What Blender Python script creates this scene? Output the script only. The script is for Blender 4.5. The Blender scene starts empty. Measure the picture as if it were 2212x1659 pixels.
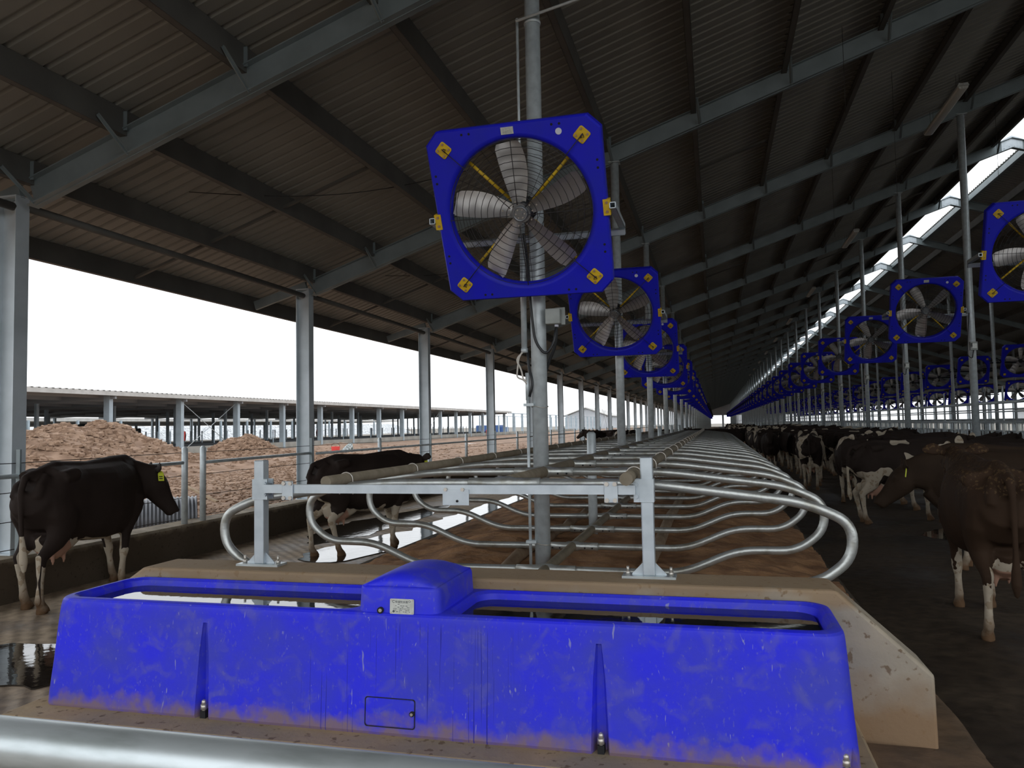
import bpy, bmesh, math, random
from mathutils import Vector, Matrix, noise
PI = math.pi
R = math.radians
random.seed(11)
scn = bpy.context.scene
COL = scn.collection

# ------------------------------------------------------------------ camera, sky, light, exposure
cam = bpy.data.cameras.new('camera')
cam.sensor_width = 36.0
cam.lens = 1664.8 / 2212 * 36
cam.clip_start = 0.05
cam.clip_end = 3000
camo = bpy.data.objects.new('camera', cam)
COL.objects.link(camo)
_r = Vector((0.96688247, 0.25454726, -0.01854686))
_u = Vector((0.03170381, -0.04768242, 0.99835928))
_f = Vector((-0.25324526, 0.96588409, 0.05417341))
camo.matrix_world = Matrix((( _r.x, _u.x, -_f.x, 0), (_r.y, _u.y, -_f.y, 0), (_r.z, _u.z, -_f.z, 1.70), (0, 0, 0, 1)))
scn.camera = camo

wd = bpy.data.worlds.new('overcast_sky')
scn.world = wd
wd.use_nodes = True
wn = wd.node_tree.nodes
bg = wn['Background']
bg.inputs[0].default_value = (0.93, 0.965, 1.0, 1)
bg.inputs[1].default_value = 1.35

scn.view_settings.view_transform = 'Standard'
scn.view_settings.look = 'None'
scn.view_settings.gamma = 1.0
scn.view_settings.exposure = 0.38
scn.view_settings.use_curve_mapping = False

# ------------------------------------------------------------------ materials
def _n(nt, t, **kw):
    n = nt.nodes.new(t)
    for k, v in kw.items():
        setattr(n, k, v)
    return n

def mat(name, col, rough=0.6, metal=0.0, col2=None, scale=6.0, lo=0.4, hi=0.65, detail=6.0, bump=0.0, bscale=40.0, stretch=None, rough2=None, coat=0.0, ior=None, spec=None):
    m = bpy.data.materials.new(name)
    m.use_nodes = True
    nt = m.node_tree
    b = nt.nodes['Principled BSDF']
    b.inputs['Base Color'].default_value = (*col, 1)
    b.inputs['Roughness'].default_value = rough
    b.inputs['Metallic'].default_value = metal
    if coat:
        b.inputs['Coat Weight'].default_value = coat
    if ior:
        b.inputs['IOR'].default_value = ior
    if spec is not None:
        b.inputs['Specular IOR Level'].default_value = spec
    tc = _n(nt, 'ShaderNodeTexCoord')
    src = tc.outputs['Object']
    if stretch:
        mp = _n(nt, 'ShaderNodeMapping')
        mp.inputs['Scale'].default_value = stretch
        nt.links.new(src, mp.inputs['Vector'])
        src = mp.outputs['Vector']
    if col2 is not None:
        nz = _n(nt, 'ShaderNodeTexNoise')
        nz.inputs['Scale'].default_value = scale
        nz.inputs['Detail'].default_value = detail
        nt.links.new(src, nz.inputs['Vector'])
        mr = _n(nt, 'ShaderNodeMapRange')
        mr.inputs['From Min'].default_value = lo
        mr.inputs['From Max'].default_value = hi
        nt.links.new(nz.outputs['Fac'], mr.inputs['Value'])
        mx = _n(nt, 'ShaderNodeMix', data_type='RGBA')
        mx.inputs[6].default_value = (*col, 1)
        mx.inputs[7].default_value = (*col2, 1)
        nt.links.new(mr.outputs['Result'], mx.inputs[0])
        nt.links.new(mx.outputs[2], b.inputs['Base Color'])
        if rough2 is not None:
            mm = _n(nt, 'ShaderNodeMapRange')
            mm.inputs['To Min'].default_value = rough
            mm.inputs['To Max'].default_value = rough2
            nt.links.new(mr.outputs['Result'], mm.inputs['Value'])
            nt.links.new(mm.outputs['Result'], b.inputs['Roughness'])
    if bump:
        n2 = _n(nt, 'ShaderNodeTexNoise')
        n2.inputs['Scale'].default_value = bscale
        n2.inputs['Detail'].default_value = 5
        nt.links.new(src, n2.inputs['Vector'])
        bp = _n(nt, 'ShaderNodeBump')
        bp.inputs['Strength'].default_value = bump
        bp.inputs['Distance'].default_value = 0.02
        nt.links.new(n2.outputs['Fac'], bp.inputs['Height'])
        nt.links.new(bp.outputs['Normal'], b.inputs['Normal'])
    return m

M = {}
M['galv'] = mat('galvanised_pipe', (0.62, 0.68, 0.70), 0.42, 0.35, (0.48, 0.53, 0.55), 14, 0.35, 0.7, bump=0.05)
M['galv_col'] = mat('galvanised_column', (0.60, 0.66, 0.70), 0.5, 0.25, (0.48, 0.54, 0.57), 3, 0.35, 0.7)
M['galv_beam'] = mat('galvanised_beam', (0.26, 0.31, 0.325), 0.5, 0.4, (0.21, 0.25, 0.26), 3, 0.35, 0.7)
M['galv_bright'] = mat('bright_galvanised_box_section', (0.62, 0.68, 0.72), 0.42, 0.55, (0.50, 0.56, 0.60), 10, 0.35, 0.7)
M['galv_fore'] = mat('weathered_galvanised_rail', (0.66, 0.72, 0.74), 0.36, 0.65, (0.45, 0.50, 0.50), 9, 0.4, 0.7, stretch=(0.5, 2, 2))
M['galv_loop'] = mat('galvanised_divider_pipe', (0.54, 0.56, 0.54), 0.37, 0.72, (0.28, 0.26, 0.20), 9, 0.50, 0.78, bump=0.08, bscale=60)
M['dusty'] = mat('dusty_pipe', (0.26, 0.22, 0.16), 0.8, 0.15, (0.18, 0.15, 0.10), 8, 0.35, 0.7, bump=0.1)
M['dusty_tube'] = mat('mud_coated_tube', (0.30, 0.22, 0.14), 0.85, 0.0, (0.20, 0.12, 0.07), 5, 0.4, 0.7, bump=0.2)
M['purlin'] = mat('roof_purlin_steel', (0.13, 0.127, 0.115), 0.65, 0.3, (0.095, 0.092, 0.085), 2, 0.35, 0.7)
M['sheet'] = mat('roof_sheet', (0.31, 0.305, 0.275), 0.55, 0.2, (0.26, 0.255, 0.23), 1.2, 0.35, 0.7)
M['fan_blue'] = mat('blue_fan_plastic', (0.010, 0.012, 0.62), 0.5, 0.0, (0.014, 0.02, 0.52), 3, 0.4, 0.7, spec=0.35)
M['yellow'] = mat('yellow_plate', (0.80, 0.53, 0.02), 0.5, 0.0, (0.62, 0.40, 0.02), 12)
M['blade'] = mat('fan_blade_metal', (0.45, 0.43, 0.41), 0.40, 0.6, (0.39, 0.37, 0.355), 5)
M['hubm'] = mat('hub_steel', (0.32, 0.34, 0.36), 0.3, 0.85)
M['wire'] = mat('black_wire', (0.02, 0.018, 0.018), 0.5)
M['rubber'] = mat('black_rubber', (0.022, 0.024, 0.026), 0.45)
M['bolt'] = mat('zinc_bolt', (0.62, 0.58, 0.52), 0.35, 0.7)
M['copper_bolt'] = mat('bronze_bolt', (0.50, 0.33, 0.24), 0.4, 0.6)
M['grey_box'] = mat('grey_box_paint', (0.34, 0.36, 0.34), 0.5, 0.1, (0.28, 0.30, 0.28), 10)
M['plate'] = mat('metal_name_plate', (0.66, 0.68, 0.64), 0.45, 0.2, (0.54, 0.56, 0.52), 30)
M['plate_ink'] = mat('name_plate_ink', (0.10, 0.11, 0.12), 0.6)
M['sticker'] = mat('white_sticker', (0.72, 0.74, 0.85), 0.5)
M['white_cable'] = mat('white_cable', (0.62, 0.58, 0.52), 0.6)
M['dark_hole'] = mat('dark_hole', (0.01, 0.01, 0.012), 0.8)
M['tag'] = mat('yellow_ear_tag', (0.72, 0.78, 0.06), 0.5)
M['tag_ink'] = mat('ear_tag_ink', (0.03, 0.03, 0.02), 0.6)
M['lamp_body'] = mat('grey_lamp_housing', (0.42, 0.44, 0.42), 0.5)
M['lamp_lens'] = mat('frosted_lamp_cover', (0.50, 0.50, 0.46), 0.35)
M['dirt'] = mat('red_clay_soil', (0.29, 0.19, 0.13), 0.95, 0.0, (0.165, 0.10, 0.065), 1.6, 0.35, 0.66, bump=0.6, bscale=9)
M['clod'] = mat('clay_clod', (0.33, 0.22, 0.15), 0.95, 0.0, (0.19, 0.12, 0.08), 7, 0.35, 0.66, bump=0.5, bscale=14)
M['farfloor'] = mat('grey_yard_ground', (0.20, 0.19, 0.17), 0.9, 0.0, (0.27, 0.23, 0.18), 0.3)
M['barn_white'] = mat('pale_barn_fascia', (0.55, 0.54, 0.52), 0.7, 0.0, (0.46, 0.45, 0.43), 2)
M['barn_under'] = mat('neighbour_roof_underside', (0.34, 0.36, 0.38), 0.8)
M['barn_steel'] = mat('neighbour_barn_steel', (0.44, 0.52, 0.58), 0.6, 0.1, (0.34, 0.41, 0.46), 1.5)  # lighter and bluish: distance haze put into the steel colour
M['barn_wall'] = mat('neighbour_low_wall', (0.34, 0.33, 0.30), 0.9, 0.0, (0.26, 0.25, 0.22), 1.0)
M['darkshade'] = mat('dark_barn_shade', (0.06, 0.065, 0.07), 0.95)  # shade of the barn interior put into the colour
M['red'] = mat('red_cloth', (0.62, 0.05, 0.04), 0.8)
M['green'] = mat('green_netting', (0.13, 0.30, 0.20), 0.9)
M['stone'] = mat('pale_stone_bank', (0.62, 0.64, 0.66), 0.9, 0.0, (0.30, 0.31, 0.32), 2.2, 0.45, 0.6)
M['tree'] = mat('distant_tree_foliage', (0.10, 0.13, 0.11), 0.95, 0.0, (0.06, 0.08, 0.07), 0.4)
M['barn_pale'] = mat('pale_far_building', (0.55, 0.57, 0.60), 0.8, 0.0, (0.46, 0.48, 0.52), 0.3)
M['blue_truck'] = mat('blue_truck_paint', (0.05, 0.12, 0.32), 0.5)
M['tank'] = mat('grey_green_tank', (0.08, 0.10, 0.10), 0.6, 0.0, (0.05, 0.06, 0.06), 1)
M['hoof'] = mat('dark_hoof', (0.05, 0.035, 0.02), 0.6)
M['culvert'] = mat('grey_corrugated_pipe', (0.22, 0.23, 0.25), 0.4, 0.2, (0.15, 0.155, 0.17), 3)
M['wood'] = mat('weathered_timber', (0.42, 0.31, 0.20), 0.85, 0.0, (0.30, 0.21, 0.13), 8)
M['trunk_cloth'] = mat('striped_sacking', (0.55, 0.60, 0.62), 0.9, 0.0, (0.10, 0.12, 0.10), 9, 0.48, 0.52, stretch=(6, 1, 1))

def water_mat(name, col, rough, ior, bump, bscale, stretch=None):
    m = mat(name, col, rough, 0.0, bump=bump, bscale=bscale, ior=ior, stretch=stretch)
    return m
M['water'] = water_mat('trough_water', (0.012, 0.014, 0.018), 0.02, 1.55, 0.02, 9)
M['puddle'] = water_mat('puddle_water', (0.02, 0.016, 0.012), 0.05, 1.8, 0.10, 7, (1, 1, 1))

def concrete(name, base, dark, brown, z0, z1, seed=0.0, rough=0.85, top=None):
    """cast concrete with blotches, splashes and a brown tone between heights z0..z1 (dirt on wall and plinth)"""
    m = bpy.data.materials.new(name); m.use_nodes = True
    nt = m.node_tree; b = nt.nodes['Principled BSDF']; L = nt.links.new
    tc = _n(nt, 'ShaderNodeTexCoord'); src = tc.outputs['Object']
    def nz(scale, det=6.0, w=None):
        n = _n(nt, 'ShaderNodeTexNoise'); n.noise_dimensions = '4D'
        n.inputs['Scale'].default_value = scale; n.inputs['Detail'].default_value = det; n.inputs['W'].default_value = seed + scale
        L(src, n.inputs['Vector']); return n.outputs['Fac']
    def mr(v, a, c, d=0.0, e=1.0):
        n = _n(nt, 'ShaderNodeMapRange'); L(v, n.inputs['Value'])
        for k, x in zip(('From Min', 'From Max', 'To Min', 'To Max'), (a, c, d, e)): n.inputs[k].default_value = x
        return n.outputs['Result']
    def mix(f, a, c):
        n = _n(nt, 'ShaderNodeMix', data_type='RGBA'); L(f, n.inputs[0])
        for i, x in ((6, a), (7, c)):
            if isinstance(x, tuple): n.inputs[i].default_value = (*x, 1)
            else: L(x, n.inputs[i])
        return n.outputs[2]
    c = mix(mr(nz(2.2), 0.38, 0.62), base, dark)
    c = mix(mr(nz(21, 4), 0.60, 0.66, 0, 0.8), c, tuple(x * 0.55 for x in brown))
    sx = _n(nt, 'ShaderNodeSeparateXYZ'); L(src, sx.inputs[0])
    h = mr(sx.outputs['Z'], z1, z0)
    ad = _n(nt, 'ShaderNodeMath', operation='ADD'); L(h, ad.inputs[0]); L(nz(5), ad.inputs[1])
    c = mix(mr(ad.outputs[0], 0.55, 1.15, 0, 0.9), c, brown)
    if top is not None:
        at = _n(nt, 'ShaderNodeMath', operation='ADD'); L(sx.outputs['Z'], at.inputs[0]); L(mr(nz(3.5), 0.3, 0.7, -0.06, 0.06), at.inputs[1])
        c = mix(mr(at.outputs[0], top - 0.05, top + 0.02, 0, 0.75), c, (0.30, 0.195, 0.10))
    L(c, b.inputs['Base Color']); b.inputs['Roughness'].default_value = rough
    bp = _n(nt, 'ShaderNodeBump'); bp.inputs['Strength'].default_value = 0.35; bp.inputs['Distance'].default_value = 0.01
    L(nz(30), bp.inputs['Height']); L(bp.outputs['Normal'], b.inputs['Normal'])
    return m
M['wall_conc'] = concrete('cast_concrete_wall', (0.44, 0.375, 0.28), (0.31, 0.275, 0.22), (0.27, 0.165, 0.085), 0.0, 0.42, top=0.74)
M['kerb_conc'] = concrete('kerb_concrete', (0.40, 0.33, 0.24), (0.24, 0.19, 0.12), (0.045, 0.030, 0.017), 0.30, 0.52, 3.1)  # very dark brown over the face, paler towards the top
M['plinth'] = concrete('plinth_concrete', (0.42, 0.30, 0.16), (0.30, 0.24, 0.15), (0.24, 0.15, 0.07), 0.0, 0.16, 5.3)

def floor_mat(name, dry, wet, groove=True, wetness=0.5, scale=0.5, seed=0.0):
    m = bpy.data.materials.new(name); m.use_nodes = True
    nt = m.node_tree; b = nt.nodes['Principled BSDF']; L = nt.links.new
    tc = _n(nt, 'ShaderNodeTexCoord'); src = tc.outputs['Object']
    n1 = _n(nt, 'ShaderNodeTexNoise', noise_dimensions='4D'); n1.inputs['W'].default_value = seed; n1.inputs['Scale'].default_value = scale; n1.inputs['Detail'].default_value = 7
    n1.inputs['Roughness'].default_value = 0.62
    L(src, n1.inputs['Vector'])
    mr = _n(nt, 'ShaderNodeMapRange'); L(n1.outputs['Fac'], mr.inputs['Value'])
    mr.inputs['From Min'].default_value = wetness - 0.06; mr.inputs['From Max'].default_value = wetness + 0.06
    mx = _n(nt, 'ShaderNodeMix', data_type='RGBA'); L(mr.outputs[0], mx.inputs[0])
    mx.inputs[6].default_value = (*dry, 1); mx.inputs[7].default_value = (*wet, 1)
    n3 = _n(nt, 'ShaderNodeTexNoise'); n3.inputs['Scale'].default_value = 9; n3.inputs['Detail'].default_value = 8
    L(src, n3.inputs['Vector'])
    mx2 = _n(nt, 'ShaderNodeMix', data_type='RGBA', blend_type='MULTIPLY'); mx2.inputs[0].default_value = 0.8
    L(mx.outputs[2], mx2.inputs[6])
    cr = _n(nt, 'ShaderNodeMapRange'); L(n3.outputs['Fac'], cr.inputs['Value']); cr.inputs['From Min'].default_value = 0.3; cr.inputs['From Max'].default_value = 0.7; cr.inputs['To Min'].default_value = 0.45; cr.inputs['To Max'].default_value = 1.25
    L(cr.outputs[0], mx2.inputs[7])
    L(mx2.outputs[2], b.inputs['Base Color'])
    rr = _n(nt, 'ShaderNodeMapRange'); L(mr.outputs[0], rr.inputs['Value']); rr.inputs['To Min'].default_value = 0.8; rr.inputs['To Max'].default_value = 0.45
    L(rr.outputs[0], b.inputs['Roughness']); b.inputs['Specular IOR Level'].default_value = 0.3
    bp = _n(nt, 'ShaderNodeBump'); bp.inputs['Strength'].default_value = 0.6; bp.inputs['Distance'].default_value = 0.02
    if groove:
        wv = _n(nt, 'ShaderNodeTexWave', bands_direction='DIAGONAL'); wv.inputs['Scale'].default_value = 3.2; wv.inputs['Distortion'].default_value = 1.2
        mp = _n(nt, 'ShaderNodeMapping'); mp.inputs['Scale'].default_value = (1.0, 1.0, 0.0); L(src, mp.inputs[0]); L(mp.outputs[0], wv.inputs['Vector'])
        ad = _n(nt, 'ShaderNodeMath', operation='ADD'); L(wv.outputs['Fac'], ad.inputs[0]); L(n3.outputs['Fac'], ad.inputs[1]); L(ad.outputs[0], bp.inputs['Height'])
    else:
        L(n3.outputs['Fac'], bp.inputs['Height'])
    L(bp.outputs['Normal'], b.inputs['Normal'])
    return m
M['floor'] = floor_mat('manure_wet_concrete_floor', (0.36, 0.275, 0.19), (0.22, 0.16, 0.108), True, 0.52, 0.7)
M['floor_dark'] = floor_mat('dark_manure_floor', (0.075, 0.053, 0.034), (0.045, 0.033, 0.023), False, 0.5, 0.6, 4.0)
M['sand'] = mat('brown_stall_bedding', (0.40, 0.215, 0.10), 0.95, 0.0, (0.21, 0.10, 0.042), 3.5, 0.38, 0.62, bump=1.0, bscale=14, detail=10)

M['silt'] = mat('brown_silt', (0.17, 0.105, 0.058), 0.9, 0.0, (0.10, 0.065, 0.038), 4, 0.35, 0.65, bump=0.6, bscale=12)

def trough_mat():
    m = bpy.data.materials.new('blue_trough_plastic'); m.use_nodes = True
    nt = m.node_tree; b = nt.nodes['Principled BSDF']; L = nt.links.new
    tc = _n(nt, 'ShaderNodeTexCoord'); src = tc.outputs['Object']
    def nz(scale, det=6.0, st=None, w=0.0, dist=0.0):
        s = src
        if st:
            mp = _n(nt, 'ShaderNodeMapping'); mp.inputs['Scale'].default_value = st; L(s, mp.inputs[0]); s = mp.outputs[0]
        n = _n(nt, 'ShaderNodeTexNoise', noise_dimensions='4D'); n.inputs['Scale'].default_value = scale; n.inputs['Detail'].default_value = det; n.inputs['W'].default_value = w; n.inputs['Distortion'].default_value = dist
        L(s, n.inputs['Vector']); return n.outputs['Fac']
    def mr(v, a, c, d=0.0, e=1.0):
        n = _n(nt, 'ShaderNodeMapRange'); L(v, n.inputs['Value'])
        for k, x in zip(('From Min', 'From Max', 'To Min', 'To Max'), (a, c, d, e)): n.inputs[k].default_value = x
        return n.outputs['Result']
    def mix(f, a, c):
        n = _n(nt, 'ShaderNodeMix', data_type='RGBA'); L(f, n.inputs[0])
        for i, x in ((6, a), (7, c)):
            if isinstance(x, tuple): n.inputs[i].default_value = (*x, 1)
            else: L(x, n.inputs[i])
        return n.outputs[2]
    def mul(a, c):
        n = _n(nt, 'ShaderNodeMath', operation='MULTIPLY'); L(a, n.inputs[0])
        if isinstance(c, float): n.inputs[1].default_value = c
        else: L(c, n.inputs[1])
        return n.outputs[0]
    c = mix(mr(nz(3.0), 0.38, 0.66), (0.022, 0.026, 0.90), (0.045, 0.055, 0.60))
    c = mix(mul(mr(nz(9, 12, (1, 1, 1), 2.0, 0.8), 0.52, 0.66), 0.38), c, (0.14, 0.14, 0.42))
    c = mix(mul(mr(nz(60, 6, (1, 1, 0.6), 3.0), 0.60, 0.72), 0.35), c, (0.22, 0.22, 0.40))
    # thin pale scratches
    sc = mr(nz(26, 2, (1, 1, 0.22), 5.0, 2.5), 0.70, 0.74)
    c = mix(mul(sc, 0.65), c, (0.35, 0.36, 0.55))
    # brown dirt that clings to the lowest part
    sx = _n(nt, 'ShaderNodeSeparateXYZ'); L(src, sx.inputs[0])
    h = mr(sx.outputs['Z'], 0.36, 0.10)
    ad = _n(nt, 'ShaderNodeMath', operation='ADD'); L(h, ad.inputs[0]); L(nz(11, 8, None, 1.0), ad.inputs[1])
    c = mix(mr(ad.outputs[0], 0.90, 1.28, 0, 0.85), c, (0.24, 0.16, 0.11))
    # darker vertical wet runs below the valve housing
    rx = mr(nz(1, 2, (75, 0.0, 0.9), 7.0), 0.635, 0.67)
    xm = _n(nt, 'ShaderNodeMath', operation='ABSOLUTE')
    xs = _n(nt, 'ShaderNodeMath', operation='ADD'); L(sx.outputs['X'], xs.inputs[0]); xs.inputs[1].default_value = 1.56; L(xs.outputs[0], xm.inputs[0])
    band = mr(xm.outputs[0], 0.62, 0.45)
    top = mr(sx.outputs['Z'], 0.72, 0.66)
    c = mix(mul(mul(mul(rx, band), top), 0.8), c, (0.008, 0.010, 0.32))
    L(c, b.inputs['Base Color'])
    b.inputs['Roughness'].default_value = 0.5
    b.inputs['Specular IOR Level'].default_value = 0.4
    bp = _n(nt, 'ShaderNodeBump'); bp.inputs['Strength'].default_value = 0.12; bp.inputs['Distance'].default_value = 0.01
    L(nz(18), bp.inputs['Height']); L(bp.outputs['Normal'], b.inputs['Normal'])
    return m
M['trough'] = trough_mat()

def coat_mat(name, seed, thr, leg, black=(0.016, 0.011, 0.009), legnoise=0.12, tailwhite=0.75, belly=0.62, straw=False, inside=True):
    """holstein coat: noise patches, white lower legs, pink udder, muddy feet"""
    m = bpy.data.materials.new(name); m.use_nodes = True
    nt = m.node_tree; b = nt.nodes['Principled BSDF']; L = nt.links.new
    tc = _n(nt, 'ShaderNodeTexCoord'); src = tc.outputs['Object']
    def nz(scale, det=2.0, w=0.0):
        n = _n(nt, 'ShaderNodeTexNoise', noise_dimensions='4D'); n.inputs['Scale'].default_value = scale; n.inputs['Detail'].default_value = det; n.inputs['W'].default_value = w
        L(src, n.inputs['Vector']); return n.outputs['Fac']
    def ma(op, a, c=None):
        n = _n(nt, 'ShaderNodeMath', operation=op)
        for i, x in enumerate((a, c)):
            if x is None: continue
            if isinstance(x, (int, float)): n.inputs[i].default_value = x
            else: L(x, n.inputs[i])
        return n.outputs[0]
    def mix(f, a, c):
        n = _n(nt, 'ShaderNodeMix', data_type='RGBA')
        if isinstance(f, float): n.inputs[0].default_value = f
        else: L(f, n.inputs[0])
        for i, x in ((6, a), (7, c)):
            if isinstance(x, tuple): n.inputs[i].default_value = (*x, 1)
            else: L(x, n.inputs[i])
        return n.outputs[2]
    sx = _n(nt, 'ShaderNodeSeparateXYZ'); L(src, sx.inputs[0])
    X, Y, Z = sx.outputs
    patch = ma('GREATER_THAN', nz(1.5, 2.0, seed), thr)
    nl = ma('MULTIPLY', ma('SUBTRACT', nz(5, 3, seed + 9), 0.5), legnoise * 3)
    legw = ma('LESS_THAN', ma('ADD', Z, nl), leg)
    fr = ma('MULTIPLY', ma('LESS_THAN', ma('ABSOLUTE', X), 0.14), ma('LESS_THAN', ma('ADD', Z, nl), belly))
    rearw = ma('MULTIPLY', ma('LESS_THAN', Y, 0.80), ma('GREATER_THAN', Y, -0.895))
    inner = ma('LESS_THAN', ma('ABSOLUTE', X), ma('MULTIPLY', ma('SUBTRACT', leg + 0.34, ma('ADD', Z, nl)), 0.30))
    legw = ma('MULTIPLY', ma('MAXIMUM', legw, inner) if inside else legw, rearw)
    fr = ma('MULTIPLY', fr, rearw)
    tail = ma('MULTIPLY', ma('LESS_THAN', Y, -0.905), ma('LESS_THAN', Z, tailwhite))
    white = ma('MAXIMUM', ma('MAXIMUM', patch, legw), ma('MAXIMUM', fr, tail))
    # face blaze
    bl = ma('MULTIPLY', ma('LESS_THAN', ma('ABSOLUTE', X), 0.035), ma('GREATER_THAN', Y, 1.22))
    if thr < 0.62:
        white = ma('MAXIMUM', white, ma('MULTIPLY', bl, ma('GREATER_THAN', Z, 1.28)))
    blackc = mix(nz(4, 4, seed + 2), black, tuple(x * 2.2 for x in black))
    whitec = mix(ma('GREATER_THAN', nz(14, 4, 3.0), 0.58), (0.44, 0.375, 0.29), (0.32, 0.25, 0.175))
    c = mix(white, blackc, whitec)
    if straw:
        st = ma('MULTIPLY', ma('GREATER_THAN', nz(34, 5, 6.0), 0.57), ma('GREATER_THAN', ma('ADD', Z, nl), 1.20))
        c = mix(ma('MULTIPLY', st, 0.6), c, (0.12, 0.075, 0.035))
    # udder
    cb = _n(nt, 'ShaderNodeVectorMath', operation='DISTANCE'); L(src, cb.inputs[0]); cb.inputs[1].default_value = (0, -0.50, 0.53)
    ud = ma('LESS_THAN', cb.outputs['Value'], 0.18)
    c = mix(ud, c, (0.42, 0.24, 0.17))
    # mud on feet
    mud = _n(nt, 'ShaderNodeMapRange'); L(ma('ADD', Z, ma('MULTIPLY', nz(9, 4, 1.0), 0.3)), mud.inputs['Value'])
    mud.inputs['From Min'].default_value = 0.40; mud.inputs['From Max'].default_value = 0.20
    c = mix(mud.outputs[0], c, (0.13, 0.075, 0.04))
    L(c, b.inputs['Base Color']); b.inputs['Roughness'].default_value = 0.75
    b.inputs['Specular IOR Level'].default_value = 0.12
    bp = _n(nt, 'ShaderNodeBump'); bp.inputs['Strength'].default_value = 0.25; bp.inputs['Distance'].default_value = 0.01
    L(nz(30, 3), bp.inputs['Height']); L(bp.outputs['Normal'], b.inputs['Normal'])
    return m

# ------------------------------------------------------------------ mesh helpers
class MB:
    def __init__(s):
        s.v = []; s.f = []; s.m = []; s.sm = []
    def add(s, vs, fs, mi=0, smooth=False):
        o = len(s.v)
        s.v += [tuple(v) for v in vs]
        for f in fs:
            s.f.append(tuple(i + o for i in f)); s.m.append(mi); s.sm.append(smooth)
    def box(s, a, b, mi=0):
        x0, y0, z0 = a; x1, y1, z1 = b
        s.add([(x0, y0, z0), (x1, y0, z0), (x1, y1, z0), (x0, y1, z0), (x0, y0, z1), (x1, y0, z1), (x1, y1, z1), (x0, y1, z1)],
              [(0, 3, 2, 1), (4, 5, 6, 7), (0, 1, 5, 4), (1, 2, 6, 5), (2, 3, 7, 6), (3, 0, 4, 7)], mi)
        return s
    def bar(s, p, q, w, h, mi=0, up=(0, 0, 1)):
        """box section from p to q, width w (sideways), height h (along up)"""
        p, q = Vector(p), Vector(q); d = (q - p).normalized(); u = Vector(up)
        r = d.cross(u)
        if r.length < 1e-4: r = d.cross(Vector((1, 0, 0)))
        r.normalize(); u = r.cross(d).normalized()
        c = [(-1, -1), (1, -1), (1, 1), (-1, 1)]
        vs = [p + r * (a * w / 2) + u * (b * h / 2) for a, b in c] + [q + r * (a * w / 2) + u * (b * h / 2) for a, b in c]
        s.add(vs, [(0, 1, 2, 3), (7, 6, 5, 4), (0, 4, 5, 1), (1, 5, 6, 2), (2, 6, 7, 3), (3, 7, 4, 0)], mi)
        return s
    def tube(s, pts, r, n=10, mi=0, cap=True, smooth=True):
        pts = [Vector(p) for p in pts]
        rs = r if isinstance(r, (list, tuple)) else [r] * len(pts)
        t0 = (pts[1] - pts[0]).normalized()
        u = Vector((0, 0, 1)) if abs(t0.z) < 0.9 else Vector((1, 0, 0))
        vs = []; N = len(pts)
        for i, p in enumerate(pts):
            t = (pts[min(i + 1, N - 1)] - pts[max(i - 1, 0)]).normalized()
            a = t.cross(u).normalized(); u = a.cross(t).normalized()
            for k in range(n):
                an = 2 * PI * k / n
                vs.append(p + (a * math.cos(an) + u * math.sin(an)) * rs[i])
        fs = [(i * n + k, i * n + (k + 1) % n, (i + 1) * n + (k + 1) % n, (i + 1) * n + k) for i in range(N - 1) for k in range(n)]
        s.add(vs, fs, mi, smooth)
        if cap:
            s.add(vs[:n], [tuple(range(n))[::-1]], mi); s.add(vs[-n:], [tuple(range(n))], mi)
        return s
    def cyl(s, p, q, r, n=12, mi=0):
        return s.tube([p, q], r, n, mi)
    def loft(s, rings, mi=0, smooth=True, cap0=True, cap1=True):
        n = len(rings[0]); vs = [v for r in rings for v in r]
        fs = [(i * n + k, i * n + (k + 1) % n, (i + 1) * n + (k + 1) % n, (i + 1) * n + k) for i in range(len(rings) - 1) for k in range(n)]
        s.add(vs, fs, mi, smooth)
        if cap0: s.add(rings[0], [tuple(range(n))[::-1]], mi)
        if cap1: s.add(rings[-1], [tuple(range(n))], mi)
        return s
    def prism(s, poly, axis, a, b, mi=0):
        """extrude a 2D polygon along axis ('x': poly=(y,z); 'y': poly=(x,z); 'z': poly=(x,y))"""
        def P(p, t):
            return {'x': (t, p[0], p[1]), 'y': (p[0], t, p[1]), 'z': (p[0], p[1], t)}[axis]
        n = len(poly)
        s.add([P(p, a) for p in poly] + [P(p, b) for p in poly],
              [tuple(range(n)), tuple(range(2 * n - 1, n - 1, -1))] + [(i, n + i, n + (i + 1) % n, (i + 1) % n) for i in range(n)], mi)
        return s
    def mesh(s, name, mats):
        me = bpy.data.meshes.new(name)
        me.from_pydata(s.v, [], s.f)
        for x in (mats if isinstance(mats, (list, tuple)) else [mats]): me.materials.append(x)
        me.polygons.foreach_set('material_index', s.m)
        me.polygons.foreach_set('use_smooth', s.sm)
        bm = bmesh.new(); bm.from_mesh(me)
        bmesh.ops.remove_doubles(bm, verts=bm.verts, dist=1e-5)
        bmesh.ops.recalc_face_normals(bm, faces=bm.faces)
        bm.to_mesh(me); bm.free(); me.update()
        return me
    def build(s, name, mats, parent=None, loc=(0, 0, 0), rot=(0, 0, 0)):
        return obj(name, s.mesh(name, mats), parent, loc, rot)

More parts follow.
